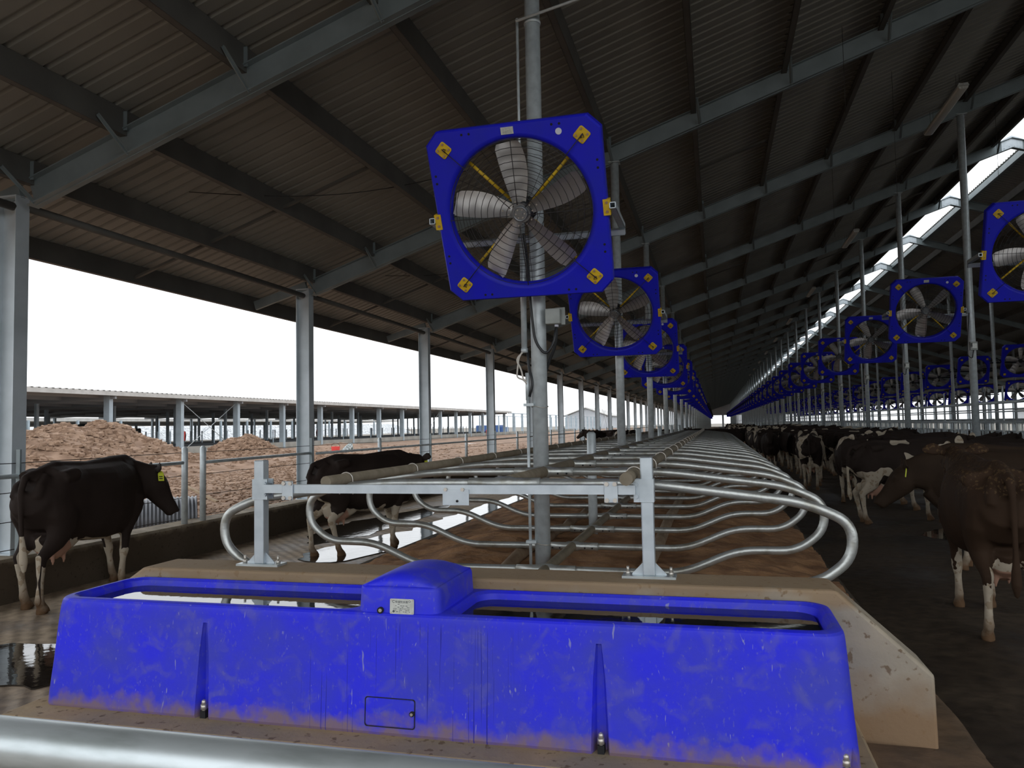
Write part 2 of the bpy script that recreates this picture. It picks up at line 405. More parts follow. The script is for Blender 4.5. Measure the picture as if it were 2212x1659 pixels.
def obj(name, me, parent=None, loc=(0, 0, 0), rot=(0, 0, 0)):
    o = bpy.data.objects.new(name, me); COL.objects.link(o)
    o.location = loc; o.rotation_euler = rot
    if parent: o.parent = parent
    return o
def tag(o, label, cat, group=None, kind=None):
    o['label'] = label; o['category'] = cat
    if group: o['group'] = group
    if kind: o['kind'] = kind
    return o
def thing(name, label, cat, loc=(0, 0, 0), rot=(0, 0, 0), group=None):
    return tag(obj(name, None, None, loc, rot), label, cat, group)
def struct(o):
    o['kind'] = 'structure'; return o
def kids(o):
    return [c for c in bpy.data.objects if c.parent is o]
CH = {}
def note(root):
    """remember the children of a thing so that copies are quick"""
    CH[root.name] = [(c, list(c.children)) for c in root.children]
def dup(root, loc, rot, label, group=None, cat=None):
    r = root.copy(); COL.objects.link(r); r.location = loc; r.rotation_euler = rot
    r['label'] = label
    if group: r['group'] = group
    elif 'group' in r: del r['group']
    for c, gs in CH[root.name]:
        d = c.copy(); COL.objects.link(d); d.parent = r
        for g in gs:
            e = g.copy(); COL.objects.link(e); e.parent = d
    return r
ORD = ['first', 'second', 'third', 'fourth', 'fifth', 'sixth', 'seventh', 'eighth', 'ninth', 'tenth', 'eleventh', 'twelfth']
def rrect(x0, x1, y0, y1, r, z, n=6):
    out = []
    for cx, cy, a0 in ((x1 - r, y0 + r, -PI / 2), (x1 - r, y1 - r, 0), (x0 + r, y1 - r, PI / 2), (x0 + r, y0 + r, PI)):
        for k in range(n + 1):
            a = a0 + PI / 2 * k / n
            out.append((cx + r * math.cos(a), cy + r * math.sin(a), z))
    return out
def arc_pts(pts, rad, n=6):
    """round the corners of a polyline"""
    pts = [Vector(p) for p in pts]; out = [pts[0]]
    for i in range(1, len(pts) - 1):
        a, b, c = pts[i - 1], pts[i], pts[i + 1]
        r = rad[i] if isinstance(rad, dict) and i in rad else (rad if not isinstance(rad, dict) else 0.1)
        d1, d2 = (a - b), (c - b)
        r = min(r, d1.length * 0.49, d2.length * 0.49)
        p, q = b + d1.normalized() * r, b + d2.normalized() * r
        for k in range(n + 1):
            t = k / n
            out.append(p * (1 - t) ** 2 + b * 2 * t * (1 - t) + q * t * t)
    out.append(pts[-1]); return out

# ------------------------------------------------------------------ barn geometry constants
S = 6.0                       # frame spacing
def FY(n): return 6.58 + S * (n - 1)
NF = 49                       # frames
YEND = FY(NF)
Y0 = -2.3                     # gable end of the roof, just behind the camera
RX = 8.45                     # ridge
K = 0.338                     # roof slope
def rb(x):                    # underside of the rafters
    d = abs(x - RX)
    return 4.135 + K * (RX + 7.0 - d)
SHEET = 0.50
CXL, CXR = -7.19, 2 * RX + 7.19
EAVE = -8.35

# --- floors and ground
def grid(name, x0, x1, y0, y1, nx, ny, fz, m, smooth=True, py=1.0):
    vs = []
    for j in range(ny + 1):
        for i in range(nx + 1):
            x = x0 + (x1 - x0) * i / nx; y = y0 + (y1 - y0) * (j / ny) ** py
            vs.append((x, y, fz(x, y)))
    fs = [(j * (nx + 1) + i, j * (nx + 1) + i + 1, (j + 1) * (nx + 1) + i + 1, (j + 1) * (nx + 1) + i) for j in range(ny) for i in range(nx)]
    b = MB(); b.add(vs, fs, 0, smooth); return b.build(name, m)

struct(MB().box((-6.96, -12, -0.2), (-3.72, YEND + 3, 0.0)).build('floor', M['floor']))
struct(MB().box((-3.72, -12, -0.2), (1.05, YEND + 3, -0.004)).build('floor', M['floor']))
struct(MB().box((1.05, -12, -0.2), (5.15, YEND + 3, 0.0)).build('floor', M['floor_dark']))
struct(MB().box((5.15, -12, -0.2), (24.3, YEND + 3, 0.03)).build('floor', M['floor_dark']))
struct(MB().box((24.3, -300, -0.35), (420, 900, -0.05)).build('ground', M['farfloor']))
struct(MB().box((-33.6, -300, -0.5), (-420, 900, 0.06)).build('ground', M['farfloor']))
struct(MB().box((-33.6, YEND + 3, -0.5), (24.3, 900, -0.02)).build('ground', M['farfloor']))
struct(MB().box((-33.6, -300, -0.5), (24.3, -12, -0.02)).build('ground', M['farfloor']))

# --- clay ground between the two barns, with mounds
def clay(x, y):
    z = 0.30 + 0.10 * noise.noise(Vector((x * 0.25, y * 0.25, 0))) + 0.05 * noise.noise(Vector((x * 1.3, y * 1.3, 5)))
    z += 0.035 * noise.noise(Vector((x * 4, y * 4, 2)))
    for mx, my, rx, ry, h in MOUNDS:
        d = ((x - mx) / rx) ** 2 + ((y - my) / ry) ** 2
        z += h * math.exp(-d) * (1 + 0.16 * noise.noise(Vector((x * 0.9, y * 0.9, 9))) + 0.10 * noise.noise(Vector((x * 2.6, y * 2.6, 3))))
    k = min(1, max(0, (-7.3 - x) / 1.5))
    e = min(1, max(0, (x + 33.4) / 3.0))
    return 0.26 + (z - 0.26) * k * (0.3 + 0.7 * e)
MOUNDS = [(-18.5, 18.3, 2.6, 3.4, 1.15), (-18.6, 20.8, 2.0, 2.2, 0.75), (-18.0, 15.4, 2.2, 2.4, 0.55), (-18.3, 26.9, 1.2, 1.7, 1.05), (-17.0, 29.6, 2.4, 4.0, 0.45),
          (-15.5, 22.8, 2.2, 3.0, 0.30), (-25.5, 49, 2.4, 3.5, 0.45), (-12.5, 15, 2.2, 3.0, 0.18), (-13.5, 24, 2.6, 4.0, 0.14)]
g1 = grid('clay_ground', -33.6, -7.28, 0, 60, 170, 300, clay, M['dirt'], False)
tag(g1, 'churned reddish clay ground with soil mounds between the two barns', 'soil', kind='stuff')
g2 = grid('clay_ground', -33.6, -7.28, 60, 300, 40, 160, clay, M['dirt'], True)
tag(g2, 'level reddish clay strip running far along the neighbouring barn', 'soil', kind='stuff')
g3 = grid('clay_ground', -33.6, -7.28, -12, 0, 20, 10, clay, M['dirt'], True)
tag(g3, 'clay ground beside the kerb behind the camera end', 'soil', kind='stuff')
# loose clods scattered over the clay: nobody could count them
cb = MB(); rnd = random.Random(5)
def clod(b, x, y, z, s):
    p = [(-1, -1, -.7), (1, -1, -.7), (1, 1, -.7), (-1, 1, -.7), (-.8, -.8, .7), (.8, -.8, .7), (.8, .8, .7), (-.8, .8, .7)]
    a = rnd.random() * 6.3; ca, sa = math.cos(a), math.sin(a); t = rnd.uniform(-.5, .5)
    vs = []
    for q in p:
        qx, qy, qz = (q[i] * rnd.uniform(.6, 1.15) for i in range(3))
        qz += t * qx
        vs.append((x + s * (qx * ca - qy * sa), y + s * (qx * sa + qy * ca), z + s * 0.65 * qz))
    b.add(vs, [(0, 3, 2, 1), (4, 5, 6, 7), (0, 1, 5, 4), (1, 2, 6, 5), (2, 3, 7, 6), (3, 0, 4, 7)])
for i in range(15000):
    u = rnd.random()
    if u < 0.5:
        x = rnd.uniform(-14, -7.5); y = rnd.uniform(8, 26); s = rnd.uniform(0.02, 0.07)
    elif u < 0.85:
        mx, my, rx, ry, h = rnd.choice(MOUNDS[:5]); x = mx + rnd.gauss(0, rx * .75); y = my + rnd.gauss(0, ry * .75); s = rnd.uniform(0.03, 0.13)
    else:
        x = rnd.uniform(-28, -8); y = rnd.uniform(14, 58); s = rnd.uniform(0.03, 0.09)
    if x > -7.5 or x < -33: continue
    clod(cb, x, y, clay(x, y), s)
tag(cb.build('clay_clods', M['clod']), 'loose reddish clods strewn over the clay ground and mounds', 'soil', kind='stuff')

# --- left kerb on which the columns and fence stand
b = MB(); b.prism([(-7.34, -0.2), (-6.96, -0.2), (-6.94, 0.42), (-6.97, 0.45), (-7.34, 0.45)], 'y', -12, YEND + 2)
struct(b.build('wall_left', M['kerb_conc']))
b = MB(); b.box((CXR - 0.2, -12, -0.2), (CXR + 0.2, YEND + 2, 0.45))
struct(b.build('wall_right', M['kerb_conc']))

# --- roof sheets with ribs
def roof_sheet(side):
    vs = []; prof = []
    y = Y0
    while y < YEND + 1.0:
        prof += [(y, 0.0), (y + 0.140, 0.0), (y + 0.156, 0.036), (y + 0.190, 0.036)]
        y += 0.208
    prof.append((y, 0.0))
    xa = EAVE if side < 0 else 2 * RX - EAVE
    xb = RX - 0.34 if side < 0 else RX + 0.56
    nseg = 1
    vs = []
    for (yy, dz) in prof:
        for x in (xa, xb):
            vs.append((x, yy, rb(x) + SHEET + dz))
    fs = [(2 * i, 2 * i + 1, 2 * i + 3, 2 * i + 2) for i in range(len(prof) - 1)]
    b = MB(); b.add(vs, fs); o = b.build('ceiling', M['sheet'])
    sm = o.modifiers.new('thickness', 'SOLIDIFY'); sm.thickness = 0.006; sm.offset = 1
    return struct(o)
roof_sheet(-1); roof_sheet(1)

# --- purlins
PX = [-8.28, -6.98, -5.80, -4.39, -2.97, -1.56, -0.14, 1.26, 2.68, 4.13, 5.57, 6.95, 8.00]
def purlin(x, side):
    z = rb(x) + SHEET - 0.005
    b = MB()
    w, h = 0.08, 0.265
    if side > 0 and abs(x - RX) < 0.5: x = RX + 0.50; z = rb(RX) + 0.20; w = 0.10; h = 0.20
    if x < -8: h = 0.27
    s = 1 if side < 0 else -1
    # C section: web, bottom flange with lip, top flange
    b.box((x - 0.003, Y0, z - h), (x + 0.003, YEND, z))
    b.box((x, Y0, z - h), (x - s * w, YEND, z - h + 0.005))
    b.box((x, Y0, z - 0.006), (x - s * w, YEND, z - 0.001))
    b.box((x - s * w, Y0, z - h), (x - s * (w - 0.004), YEND, z - h + 0.022))
    return b
for i, x in enumerate(PX):
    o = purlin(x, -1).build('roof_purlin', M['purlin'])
    tag(o, 'eave purlin, lowest beam along the open left side' if i == 0 else
        'roof purlin running the barn length, %s up from the left eave beam' % ORD[i - 1] if i < 12 else
        'topmost roof purlin bordering the open ridge on its left', 'purlin', 'roof purlins of the left slope')
for i, x in enumerate(PX):
    xx = 2 * RX - x
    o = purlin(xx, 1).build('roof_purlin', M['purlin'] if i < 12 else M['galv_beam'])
    tag(o, 'pale purlin bordering the open ridge on its right' if i == 12 else
        'roof purlin on the dark far slope beyond the ridge', 'purlin', 'roof purlins of the far slope')

# --- rafters: I section along the slope, cleats and flange braces at each purlin
def rafter_mb():
    b = MB()
    h = 0.29; w = 0.15
    for s in (-1, 1):
        pts = []
        x0 = RX + s * (RX + 7.0); x1 = RX
        p0 = Vector((x0, 0, rb(x0))); p1 = Vector((x1, 0, rb(x1)))
        b.bar(p0 + Vector((0, 0, 0.006)), p1 + Vector((0, 0, 0.006)), w, 0.012)
        b.bar(p0 + Vector((0, 0, h)), p1 + Vector((0, 0, h)), w, 0.012)
        b.bar(p0 + Vector((0, 0, h / 2)), p1 + Vector((0, 0, h / 2)), 0.008, h)
        # eave outrigger
        q0 = Vector((x0 + s * 0.15, 0, rb(x0) + h - 0.10)); q1 = Vector((RX + s * (RX - EAVE - 0.14), 0, rb(EAVE) + 0.34))
        b.bar(q0, q1, 0.06, 0.16)
    return b
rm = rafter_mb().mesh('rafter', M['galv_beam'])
gb = MB()
gz = rb(RX)
gb.prism([(RX - 0.27, gz + 0.02 - 0.27 * K), (RX, gz + 0.02), (RX + 0.27, gz + 0.02 - 0.27 * K), (RX + 0.27, gz + 0.33 - 0.27 * K), (RX + 0.10, gz + 0.36 - 0.1 * K), (RX, gz + 0.36), (RX - 0.10, gz + 0.36 - 0.1 * K), (RX - 0.27, gz + 0.33 - 0.27 * K)], 'y', -0.012, 0.012)
for k in range(4):
    for zz in (0.07, 0.27):
        x = RX - 0.2 + k * 0.133
        gb.cyl((x, -0.026, gz + zz - abs(x - RX) * K), (x, 0.026, gz + zz - abs(x - RX) * K), 0.012, 6)
gm = gb.mesh('gusset', M['galv_bright'])
brm = MB()
brm.bar((0.02, -0.42, 0.30), (0.06, -0.05, 0.02), 0.05, 0.005, up=(1, 0, 0)).bar((0.02, -0.42, 0.30), (0.06, -0.05, 0.02), 0.005, 0.05, up=(1, 0, 0))
brm.box((-0.045, -0.06, 0.27), (0.045, -0.052, 0.47))
brmesh = brm.mesh('brace', M['galv_beam'])
lab_far = 'galvanised roof rafter, one of the many receding toward the far end'
for n in range(0, NF + 1):
    y = FY(n)
    lab = {0: 'galvanised roof rafter nearest the camera, above the frame top', 1: 'large galvanised rafter slanting across the upper left of the photo', 2: 'galvanised rafter passing behind the largest fan, second from the camera',
           3: 'galvanised roof rafter, third from the camera', 4: 'galvanised roof rafter, fourth from the camera, at the nearest ridge plate', 5: 'galvanised roof rafter, fifth from the camera', 6: 'galvanised roof rafter, sixth from the camera'}.get(n, lab_far)
    t = thing('roof_rafter', lab, 'rafter', (0, y, 0), group='roof rafters')
    obj('beam', rm, t); obj('ridge_plate', gm, t)
    if n <= 14:
        for x in PX[1:]:
            obj('brace', brmesh, t, (x, 0, rb(x)))

# --- columns (H section) at the eaves
def hcol(x, s):
    b = MB()
    z0, z1 = 0.45, rb(-7.0) + 0.12
    w = 0.26; d = 0.17
    b.box((-w / 2, -d / 2, z0), (-w / 2 + 0.012, d / 2, z1)); b.box((w / 2 - 0.012, -d / 2, z0), (w / 2, d / 2, z1))
    b.box((-w / 2, -0.006, z0), (w / 2, 0.006, z1))
    b.box((-w / 2 - 0.02, -d / 2 - 0.02, z0), (w / 2 + 0.02, d / 2 + 0.02, z0 + 0.012))
    b.box((-w / 2, -d / 2, z1 - 0.01), (w / 2, d / 2, z1 + 0.008))
    return b
cm = hcol(0, 0).mesh('column', M['galv_col'])
for n in range(0, NF + 1):
    lab = ('grey H section column at the left edge of the photo' if n == 1 else 'H column in front of the walking cow, second from the left' if n == 2 else
           '%s H column from the left on the kerb' % ORD[n - 1] if n in (3, 4) else 'galvanised H column on the left kerb beyond the fourth one')
    if n == 0: lab = 'H column on the left kerb beside the camera position'
    tag(obj('steel_column', cm, None, (CXL - (0.07 if n == 1 else 0), FY(n), 0)), lab, 'column', 'H columns along the left kerb')
for n in range(0, NF + 1):
    if n >= 3: tag(obj('steel_column', cm, None, (CXR, FY(n), 0)), 'far eave column across the barn seen against bright daylight', 'column', 'columns of the far eave')
# eave tie pipe
for n in range(0, 20):
    o = MB().cyl((CXL + 0.02, FY(n) + 0.08, rb(-7) + 0.03), (CXL + 0.02, FY(n + 1) - 0.08, rb(-7) + 0.0), 0.045, 10).build('tie_pipe', M['purlin'])
    tag(o, 'dark tie pipe between the column heads at the %s' % ('photo\'s left edge and second column' if n == 1 else 'second and third column' if n == 2 else 'left eave'), 'pipe', 'tie pipes between column heads')
# sag struts between purlins at mid bay
for n in range(0, 12):
    y = FY(n) + 3.0
    for i in (0, 1, 2, 4, 6, 9, 10):
        if (n + i) % 2 and i > 2: continue
        xa, xb = PX[i], PX[i + 1]
        o = MB().bar((xa, y, rb(xa) + 0.40 - 0.1), (xb, y, rb(xb) + 0.40 - 0.1), 0.05, 0.035).build('purlin_strut', M['purlin'])
        tag(o, 'short strut between two roof purlins at mid bay of the left slope', 'strut', 'struts between the purlins')
# far gable end
b = MB(); b.prism([(EAVE, rb(EAVE) + 0.5), (RX, rb(RX) + 0.5), (2 * RX - EAVE, rb(EAVE) + 0.5), (2 * RX - EAVE, 4.3), (EAVE, 4.3)], 'y', YEND + 1.2, YEND + 1.3)
struct(b.build('wall_back', M['barn_pale']))
b = MB(); b.box((CXL, YEND + 1.2, 0), (-2.5, YEND + 1.3, 4.3)); b.box((2.5, YEND + 1.2, 0), (3.2, YEND + 1.3, 4.3)); b.box((9.5, YEND + 1.2, 0), (CXR, YEND + 1.3, 4.3))
struct(b.build('wall_back', M['barn_pale']))

# ------------------------------------------------------------------ the stall row
SXC = -1.34
# end wall
b = MB()
b.prism([(-4.20, 0.0), (-4.20, 0.36), (-3.86, 0.72), (-3.74, 0.80), (0.59, 0.80), (1.045, 0.385), (1.05, 0.0)], 'y', 4.42, 4.77)
o = b.build('end_wall', M['wall_conc'])
bv = o.modifiers.new('edge', 'BEVEL'); bv.width = 0.018; bv.segments = 2; bv.limit_method = 'ANGLE'
tag(o, 'cast concrete end wall of the stall row standing behind the blue trough', 'wall')
# plinth
b = MB(); b.prism([(-3.97, 0), (-3.90, 0.15), (0.655, 0.15), (0.70, 0.0)], 'y', 3.50, 4.415)
o = b.build('plinth', M['plinth']); bv = o.modifiers.new('edge', 'BEVEL'); bv.width = 0.012; bv.segments = 2
tag(o, 'dirty concrete plinth under the blue trough', 'plinth')
# bedding
YB = 35.2
def sandz(x, y):
    u = (x - SXC) / 2.38
    e = 1 - abs(u) ** 3
    ye = min(1, (y - 4.7) / 0.8)
    z = 0.24 + 0.15 * e
    z += 0.035 * noise.noise(Vector((x * 1.6, y * 1.6, 0))) + 0.05 * noise.noise(Vector((x * 0.7, y * 0.9, 4))) * e + 0.026 * noise.noise(Vector((x * 5, y * 5, 1))) + 0.014 * noise.noise(Vector((x * 11, y * 11, 7)))
    if u < -0.25: z += 0.10 * math.exp(-((u + 0.45) / 0.2) ** 2) * (1 + noise.noise(Vector((x * 1.2, y * 1.2, 8))))
    return z
o = grid('stall_bedding', -3.70, 1.03, 4.76, YB, 110, 560, sandz, M['sand'], True, 1.5)
tag(o, 'brown sandy bedding filling the stall beds under the metal dividers', 'bedding', kind='stuff')
b = MB(); b.box((0.97, 4.77, 0), (1.06, YB, 0.235)); tag(b.build('bed_kerb', M['kerb_conc']), 'low kerb on the right edge of the bedding beside the dark alley', 'kerb')
b = MB(); b.box((-3.78, 4.77, 0), (-3.68, YB, 0.235)); tag(b.build('bed_kerb', M['kerb_conc']), 'low kerb on the left edge of the bedding beside the wet alley', 'kerb')

# stall dividers
def loop_side(s, end=True):
    """half of a divider; x measured from the centre, s=+1 right"""
    P = [(0, 1.327), (0.92, 1.327), (1.84, 1.215), (2.09, 1.10), (2.09, 0.90), (1.90, 0.742), (1.48, 0.737), (1.06, 0.552), (0, 0.552)]
    rad = {1: 0.2, 2: 0.25, 3: 0.24, 4: 0.26, 5: 0.2, 6: 0.14, 7: 0.16}
    return [(s * x, 0, z) for x, z in [(p.x, p.y) for p in arc_pts([(a, c, 0) for a, c in P], rad, 6)]]
dmR = MB().tube(loop_side(1), 0.031, 12).mesh('divider_pipe', M['galv_loop'])
dmL = MB().tube(loop_side(-1), 0.031, 12).mesh('divider_pipe', M['galv_loop'])
def clamp(z, r, m):
    b = MB()
    pts = [(-0.26, z - 0.02), (-0.20, z + 0.045), (-0.06, z + 0.05), (0, z + 0.062), (0.06, z + 0.05), (0.20, z + 0.045), (0.26, z - 0.02), (0.2, z - 0.005), (-0.2, z - 0.005)]
    n = 8
    rings = []
    for x, k in ((-0.24, 1.0), (-0.07, 1.0), (-0.04, 1.25), (0.04, 1.25), (0.07, 1.0), (0.24, 1.0)):
        rings.append([(x, 0.037 * k * math.cos(2 * PI * j / 12), z + 0.037 * k * math.sin(2 * PI * j / 12)) for j in range(12)])
    b.loft(rings, 0)
    for x in (-0.19, -0.12, 0.12, 0.19):
        b.tube([(x, -0.041, z - 0.012), (x, 0.041, z - 0.012)], 0.008, 6, 1)
    return b.mesh('clamp_sleeve', [m, M['dark_hole']])
cl1 = clamp(1.327, 0.04, M['galv_loop']); cl2 = clamp(0.552, 0.04, M['galv_loop'])
ub = MB(); ub.tube([(-0.05, 0, 0)] + [(-0.048 * math.cos(a), 0, 0.105 + 0.046 * math.sin(a)) for a in [PI * k / 8 for k in range(9)]] + [(0.05, 0, 0)], 0.005, 6)
ubm = ub.mesh('u_bolt', M['bolt'])
YD = [4.87 + 1.2 * i for i in range(26)]
div0 = None
for i, y in enumerate(YD):
    lab = ('galvanised pipe stall divider nearest the trough, its loop dropping to the end wall' if i == 0 else
           '%s galvanised pipe stall divider counted back from the trough' % ORD[i] if i < 12 else 'galvanised pipe stall divider in the far half of the stall row')
    if i == 0:
        div0 = thing('stall_divider', lab, 'stall divider', (SXC, y, 0), group='stall dividers')
        obj('loop_pipe', dmR, div0); obj('loop_pipe', dmL, div0); obj('clamp_sleeve', cl1, div0); obj('clamp_sleeve', cl2, div0); obj('u_bolt', ubm, div0, (0.84, 0, 1.28)); obj('u_bolt', ubm, div0, (-1.13, 0, 1.25))
        bpy.context.view_layer.update(); note(div0)
    else:
        dup(div0, (SXC, y, 0), (0, 0, 0), lab, 'stall dividers')
# long pipes over and through the dividers
def longpipe(x, z, r, m, label, y0=4.42, y1=YB):
    n = int((y1 - y0) / 1.2) + 1
    o = MB().tube([(x, y0 + (y1 - y0) * k / n, z) for k in range(n + 1)], r, 12).build('neck_rail', m)
    tag(o, label, 'rail', 'long rails of the stall row'); return o
longpipe(-0.50, 1.385, 0.038, M['dusty'], 'dusty neck rail lying over the dividers to the right of the posts', 4.42)
o = MB().tube([(-2.47, 4.58, 1.357), (-2.47, 12, 1.357), (-2.47, YB, 1.357)], 0.038, 12).build('neck_rail', M['dusty'])
tag(o, 'dusty neck rail lying over the dividers to the left of the posts', 'rail', 'long rails of the stall row')
longpipe(SXC, 1.327, 0.045, M['dusty'], 'dusty ridge pipe joining the divider tops along the middle', 4.87)
longpipe(SXC, 0.552, 0.042, M['dusty'], 'dusty lower pipe joining the dividers just above the bedding', 4.87)
for x, lab in ((-0.62, 'thick muddy brisket tube on the bedding right of the posts'), (-1.86, 'thick muddy brisket tube on the bedding left of the posts')):
    pts = []
    y = 4.8
    while y < YB: pts.append((x, y, sandz(x, y) + 0.045)); y += 0.6
    o = MB().tube(pts, 0.062, 12).build('brisket_tube', M['dusty_tube']); tag(o, lab, 'tube', 'brisket tubes on the bedding')

# square posts on the end wall with base plate, gussets, bolts, clamp bracket
def wall_post(x, y, lab, s):
    t = thing('wall_post', lab, 'post', (x, y, 0.80), group='square posts on the end wall')
    b = MB(); b.box((-0.036, -0.036, 0.012), (0.036, 0.036, 0.70)); o = b.build('post_tube', M['galv_bright'], t)
    bv = o.modifiers.new('edge', 'BEVEL'); bv.width = 0.008; bv.segments = 2
    MB().box((-0.155, -0.06, 0.0), (0.155, 0.06, 0.014)).build('base_plate', M['galv_fore'], t)
    for k in (-1, 1):
        MB().prism([(k * 0.036, 0.014), (k * 0.10, 0.014), (k * 0.10, 0.02), (k * 0.036, 0.085)], 'y', -0.004, 0.004).build('gusset', M['galv_bright'], t)
        b = MB(); b.cyl((k * 0.125, 0.0, 0.014), (k * 0.125, 0.0, 0.034), 0.015, 6); b.cyl((k * 0.125, 0.0, 0.03), (k * 0.125, 0.0, 0.062), 0.008, 8)
        b.build('anchor_bolt', M['bolt'], t)
    b = MB(); b.box((-0.042, -0.045, 0.44), (0.042, 0.042, 0.575)); b.box((-s * 0.042, -0.05, 0.44), (-s * 0.075, -0.04, 0.575)); b.box((-s * 0.042, 0.02, 0.44), (-s * 0.075, 0.03, 0.575))
    for z in (0.475, 0.545):
        b.cyl((-s * 0.06, -0.07, z), (-s * 0.06, 0.05, z), 0.007, 6); b.cyl((-s * 0.06, -0.066, z), (-s * 0.06, -0.05, z), 0.014, 6)
    b.build('clamp_bracket', M['galv_bright'], t)
wall_post(-2.97, 4.62, 'left of the two square posts bolted on the end wall', -1)
wall_post(-0.40, 4.62, 'right of the two square posts bolted on the end wall', 1)
t = thing('cross_tube', 'square galvanised cross tube between the two wall posts', 'tube', (0, 4.55, 1.315))
b = MB(); b.box((-2.90, -0.027, -0.027), (-0.46, 0.027, 0.027)); b.build('square_tube', M['galv_bright'], t)
def bolted_plate(x, w, h, z, hook=False):
    b = MB(); b.box((x - w / 2, -0.040, z - h / 2), (x + w / 2, -0.030, z + h / 2))
    o = b.build('joint_plate', M['galv_bright'], t)
    bv = o.modifiers.new('edge', 'BEVEL'); bv.width = 0.004; bv.segments = 2
    for i in (-1, 1):
        for j in (-1, 1):
            c = MB(); c.cyl((x + i * w * 0.3, -0.050, z + j * h * 0.38), (x + i * w * 0.3, -0.038, z + j * h * 0.38), 0.014, 6); c.build('bolt', M['bolt'], o)
bolted_plate(-2.71, 0.080, 0.125, -0.01); bolted_plate(-0.60, 0.080, 0.125, -0.012)
b = MB(); b.box((-1.64, -0.034, -0.095), (-1.47, -0.028, 0.0)); o = b.build('hanging_plate', M['galv_bright'], t)
MB().cyl((-1.545, -0.040, -0.07), (-1.545, -0.033, -0.07), 0.008, 8).build('plate_hole', M['dark_hole'], o)
for x in (-1.62, -1.51): MB().cyl((x, -0.042, 0.0), (x, -0.026, 0.0), 0.012, 6).build('bolt', M['bolt'], t)

# short round posts of the stall row
sp = MB(); sp.tube([(0, 0, 0.0), (0, 0, 1.585), (0, 0, 1.61)], [0.055, 0.055, 0.03], 14); spm = sp.mesh('short_post', M['galv'])
for i, y in enumerate((9.35, 15.35, 21.35, 27.35, 33.35)):
    tag(obj('short_post', spm, None, (-1.445 - 0.02, y, 0)), 'short capped round post rising through the dividers, %s from the trough' % ORD[i], 'post', 'short round posts of the stall row')
# tall round posts carrying fans
tp = MB(); tp.cyl((0, 0, 0.0), (0, 0, rb(-1.476) + 0.01), 0.068, 20); tp.box((-0.09, -0.09, rb(-1.476)), (0.09, 0.09, rb(-1.476) + 0.012)); tpm = tp.mesh('tall_post', M['galv'])
for n in range(1, NF):
    lab = ('tall round galvanised post in the photo centre carrying the largest fan' if n == 1 else '%s tall round post of the left stall row, carrying a blue fan' % ORD[n - 1] if n <= 8 else 'tall round post far down the left fan row')
    tag(obj('fan_post', tpm, None, (-1.476, FY(n), 0)), lab, 'post', 'tall round posts of the left fan row')

# ------------------------------------------------------------------ fans
def plate_text(b, w, h, y, mi, seed, rows):
    """tiny rows of marks like the illegible print on a data plate"""
    rn = random.Random(seed)
    for r in range(rows):
        z = h * (0.36 - 0.72 * r / (rows - 1)); x = -w * 0.38
        while x < w * 0.36:
            l = w * rn.uniform(0.02, 0.07)
            if rn.random() < 0.75: b.box((x, y - 0.0006, z - h * 0.022), (x + l, y, z + h * 0.022), mi)
            x += l + w * rn.uniform(0.01, 0.05)
def blade_mesh():
    b = MB(); N = 14; Wd = 8
    top = []; bot = []
    for i in range(N + 1):
        t = i / N; r = 0.055 + 0.505 * t
        w = 0.052 + 0.068 * math.sin(min(1, t * 1.12) * PI * 0.60) - 0.012 * t
        if t > 0.93: w -= 0.02 * (t - 0.93) / 0.07
        pit = R(38 - 14 * t)
        off = 0.018 * math.sin(t * PI)
        row = []
        for j in range(Wd + 1):
            s = -1 + 2 * j / Wd
            x = s * w + off; y = 0.014 * (1 - s * s) * 1.3
            emb = 0.004 * math.cos(i * 1.8) * (1 - s ** 4)
            y += emb
            X = x * math.cos(pit) - y * math.sin(pit); Yq = x * math.sin(pit) + y * math.cos(pit)
            row.append((X, Yq, r))
        top.append(row)
    vs = [p for row in top for p in row]; W1 = Wd + 1
    fs = [(i * W1 + j, i * W1 + j + 1, (i + 1) * W1 + j + 1, (i + 1) * W1 + j) for i in range(N) for j in range(Wd)]
    b.add(vs, fs, 0, True)
    return b.mesh('blade', M['blade'])
BLADE = blade_mesh()
FS = 1.4; FR = 0.59; FD = 0.13
def oct_ray(a, half, ch):
    c, s = abs(math.cos(a)), abs(math.sin(a))
    d = min(half / c if c > 1e-6 else 9, half / s if s > 1e-6 else 9, (2 * half - ch) / (c + s))
    return d
def fan_frame():
    angs = sorted(set([2 * PI * k / 96 for k in range(96)] + [math.atan2(sy * a, sx * c) % (2 * PI) for sx in (-1, 1) for sy in (-1, 1) for a, c in ((0.7, 0.60), (0.60, 0.7))]))
    def ring(rad, y): return [(rad * math.cos(a), y, rad * math.sin(a)) for a in angs]
    def octr(half, ch, y): return [(oct_ray(a, half, ch) * math.cos(a), y, oct_ray(a, half, ch) * math.sin(a)) for a in angs]
    rings = [ring(FR + 0.035, -0.0), ring(FR + 0.008, 0.006), ring(FR, 0.02), ring(FR - 0.012, FD * 0.5), ring(FR + 0.012, FD), octr(0.685, 0.095, FD), octr(0.70, 0.10, FD - 0.015), octr(0.70, 0.10, 0.015), octr(0.688, 0.095, 0.0), ring(FR + 0.035, 0.0)]
    b = MB(); n = len(angs)
    vs = [v for r in rings for v in r]
    fs = []; sm = []
    for i in range(len(rings) - 1):
        b.add(rings[i] + rings[i + 1], [(k, (k + 1) % n, n + (k + 1) % n, n + k) for k in range(n)], 0, i in (0, 1, 2, 3))
    return b.mesh('fan_frame', M['fan_blue'])
FRAME = fan_frame()
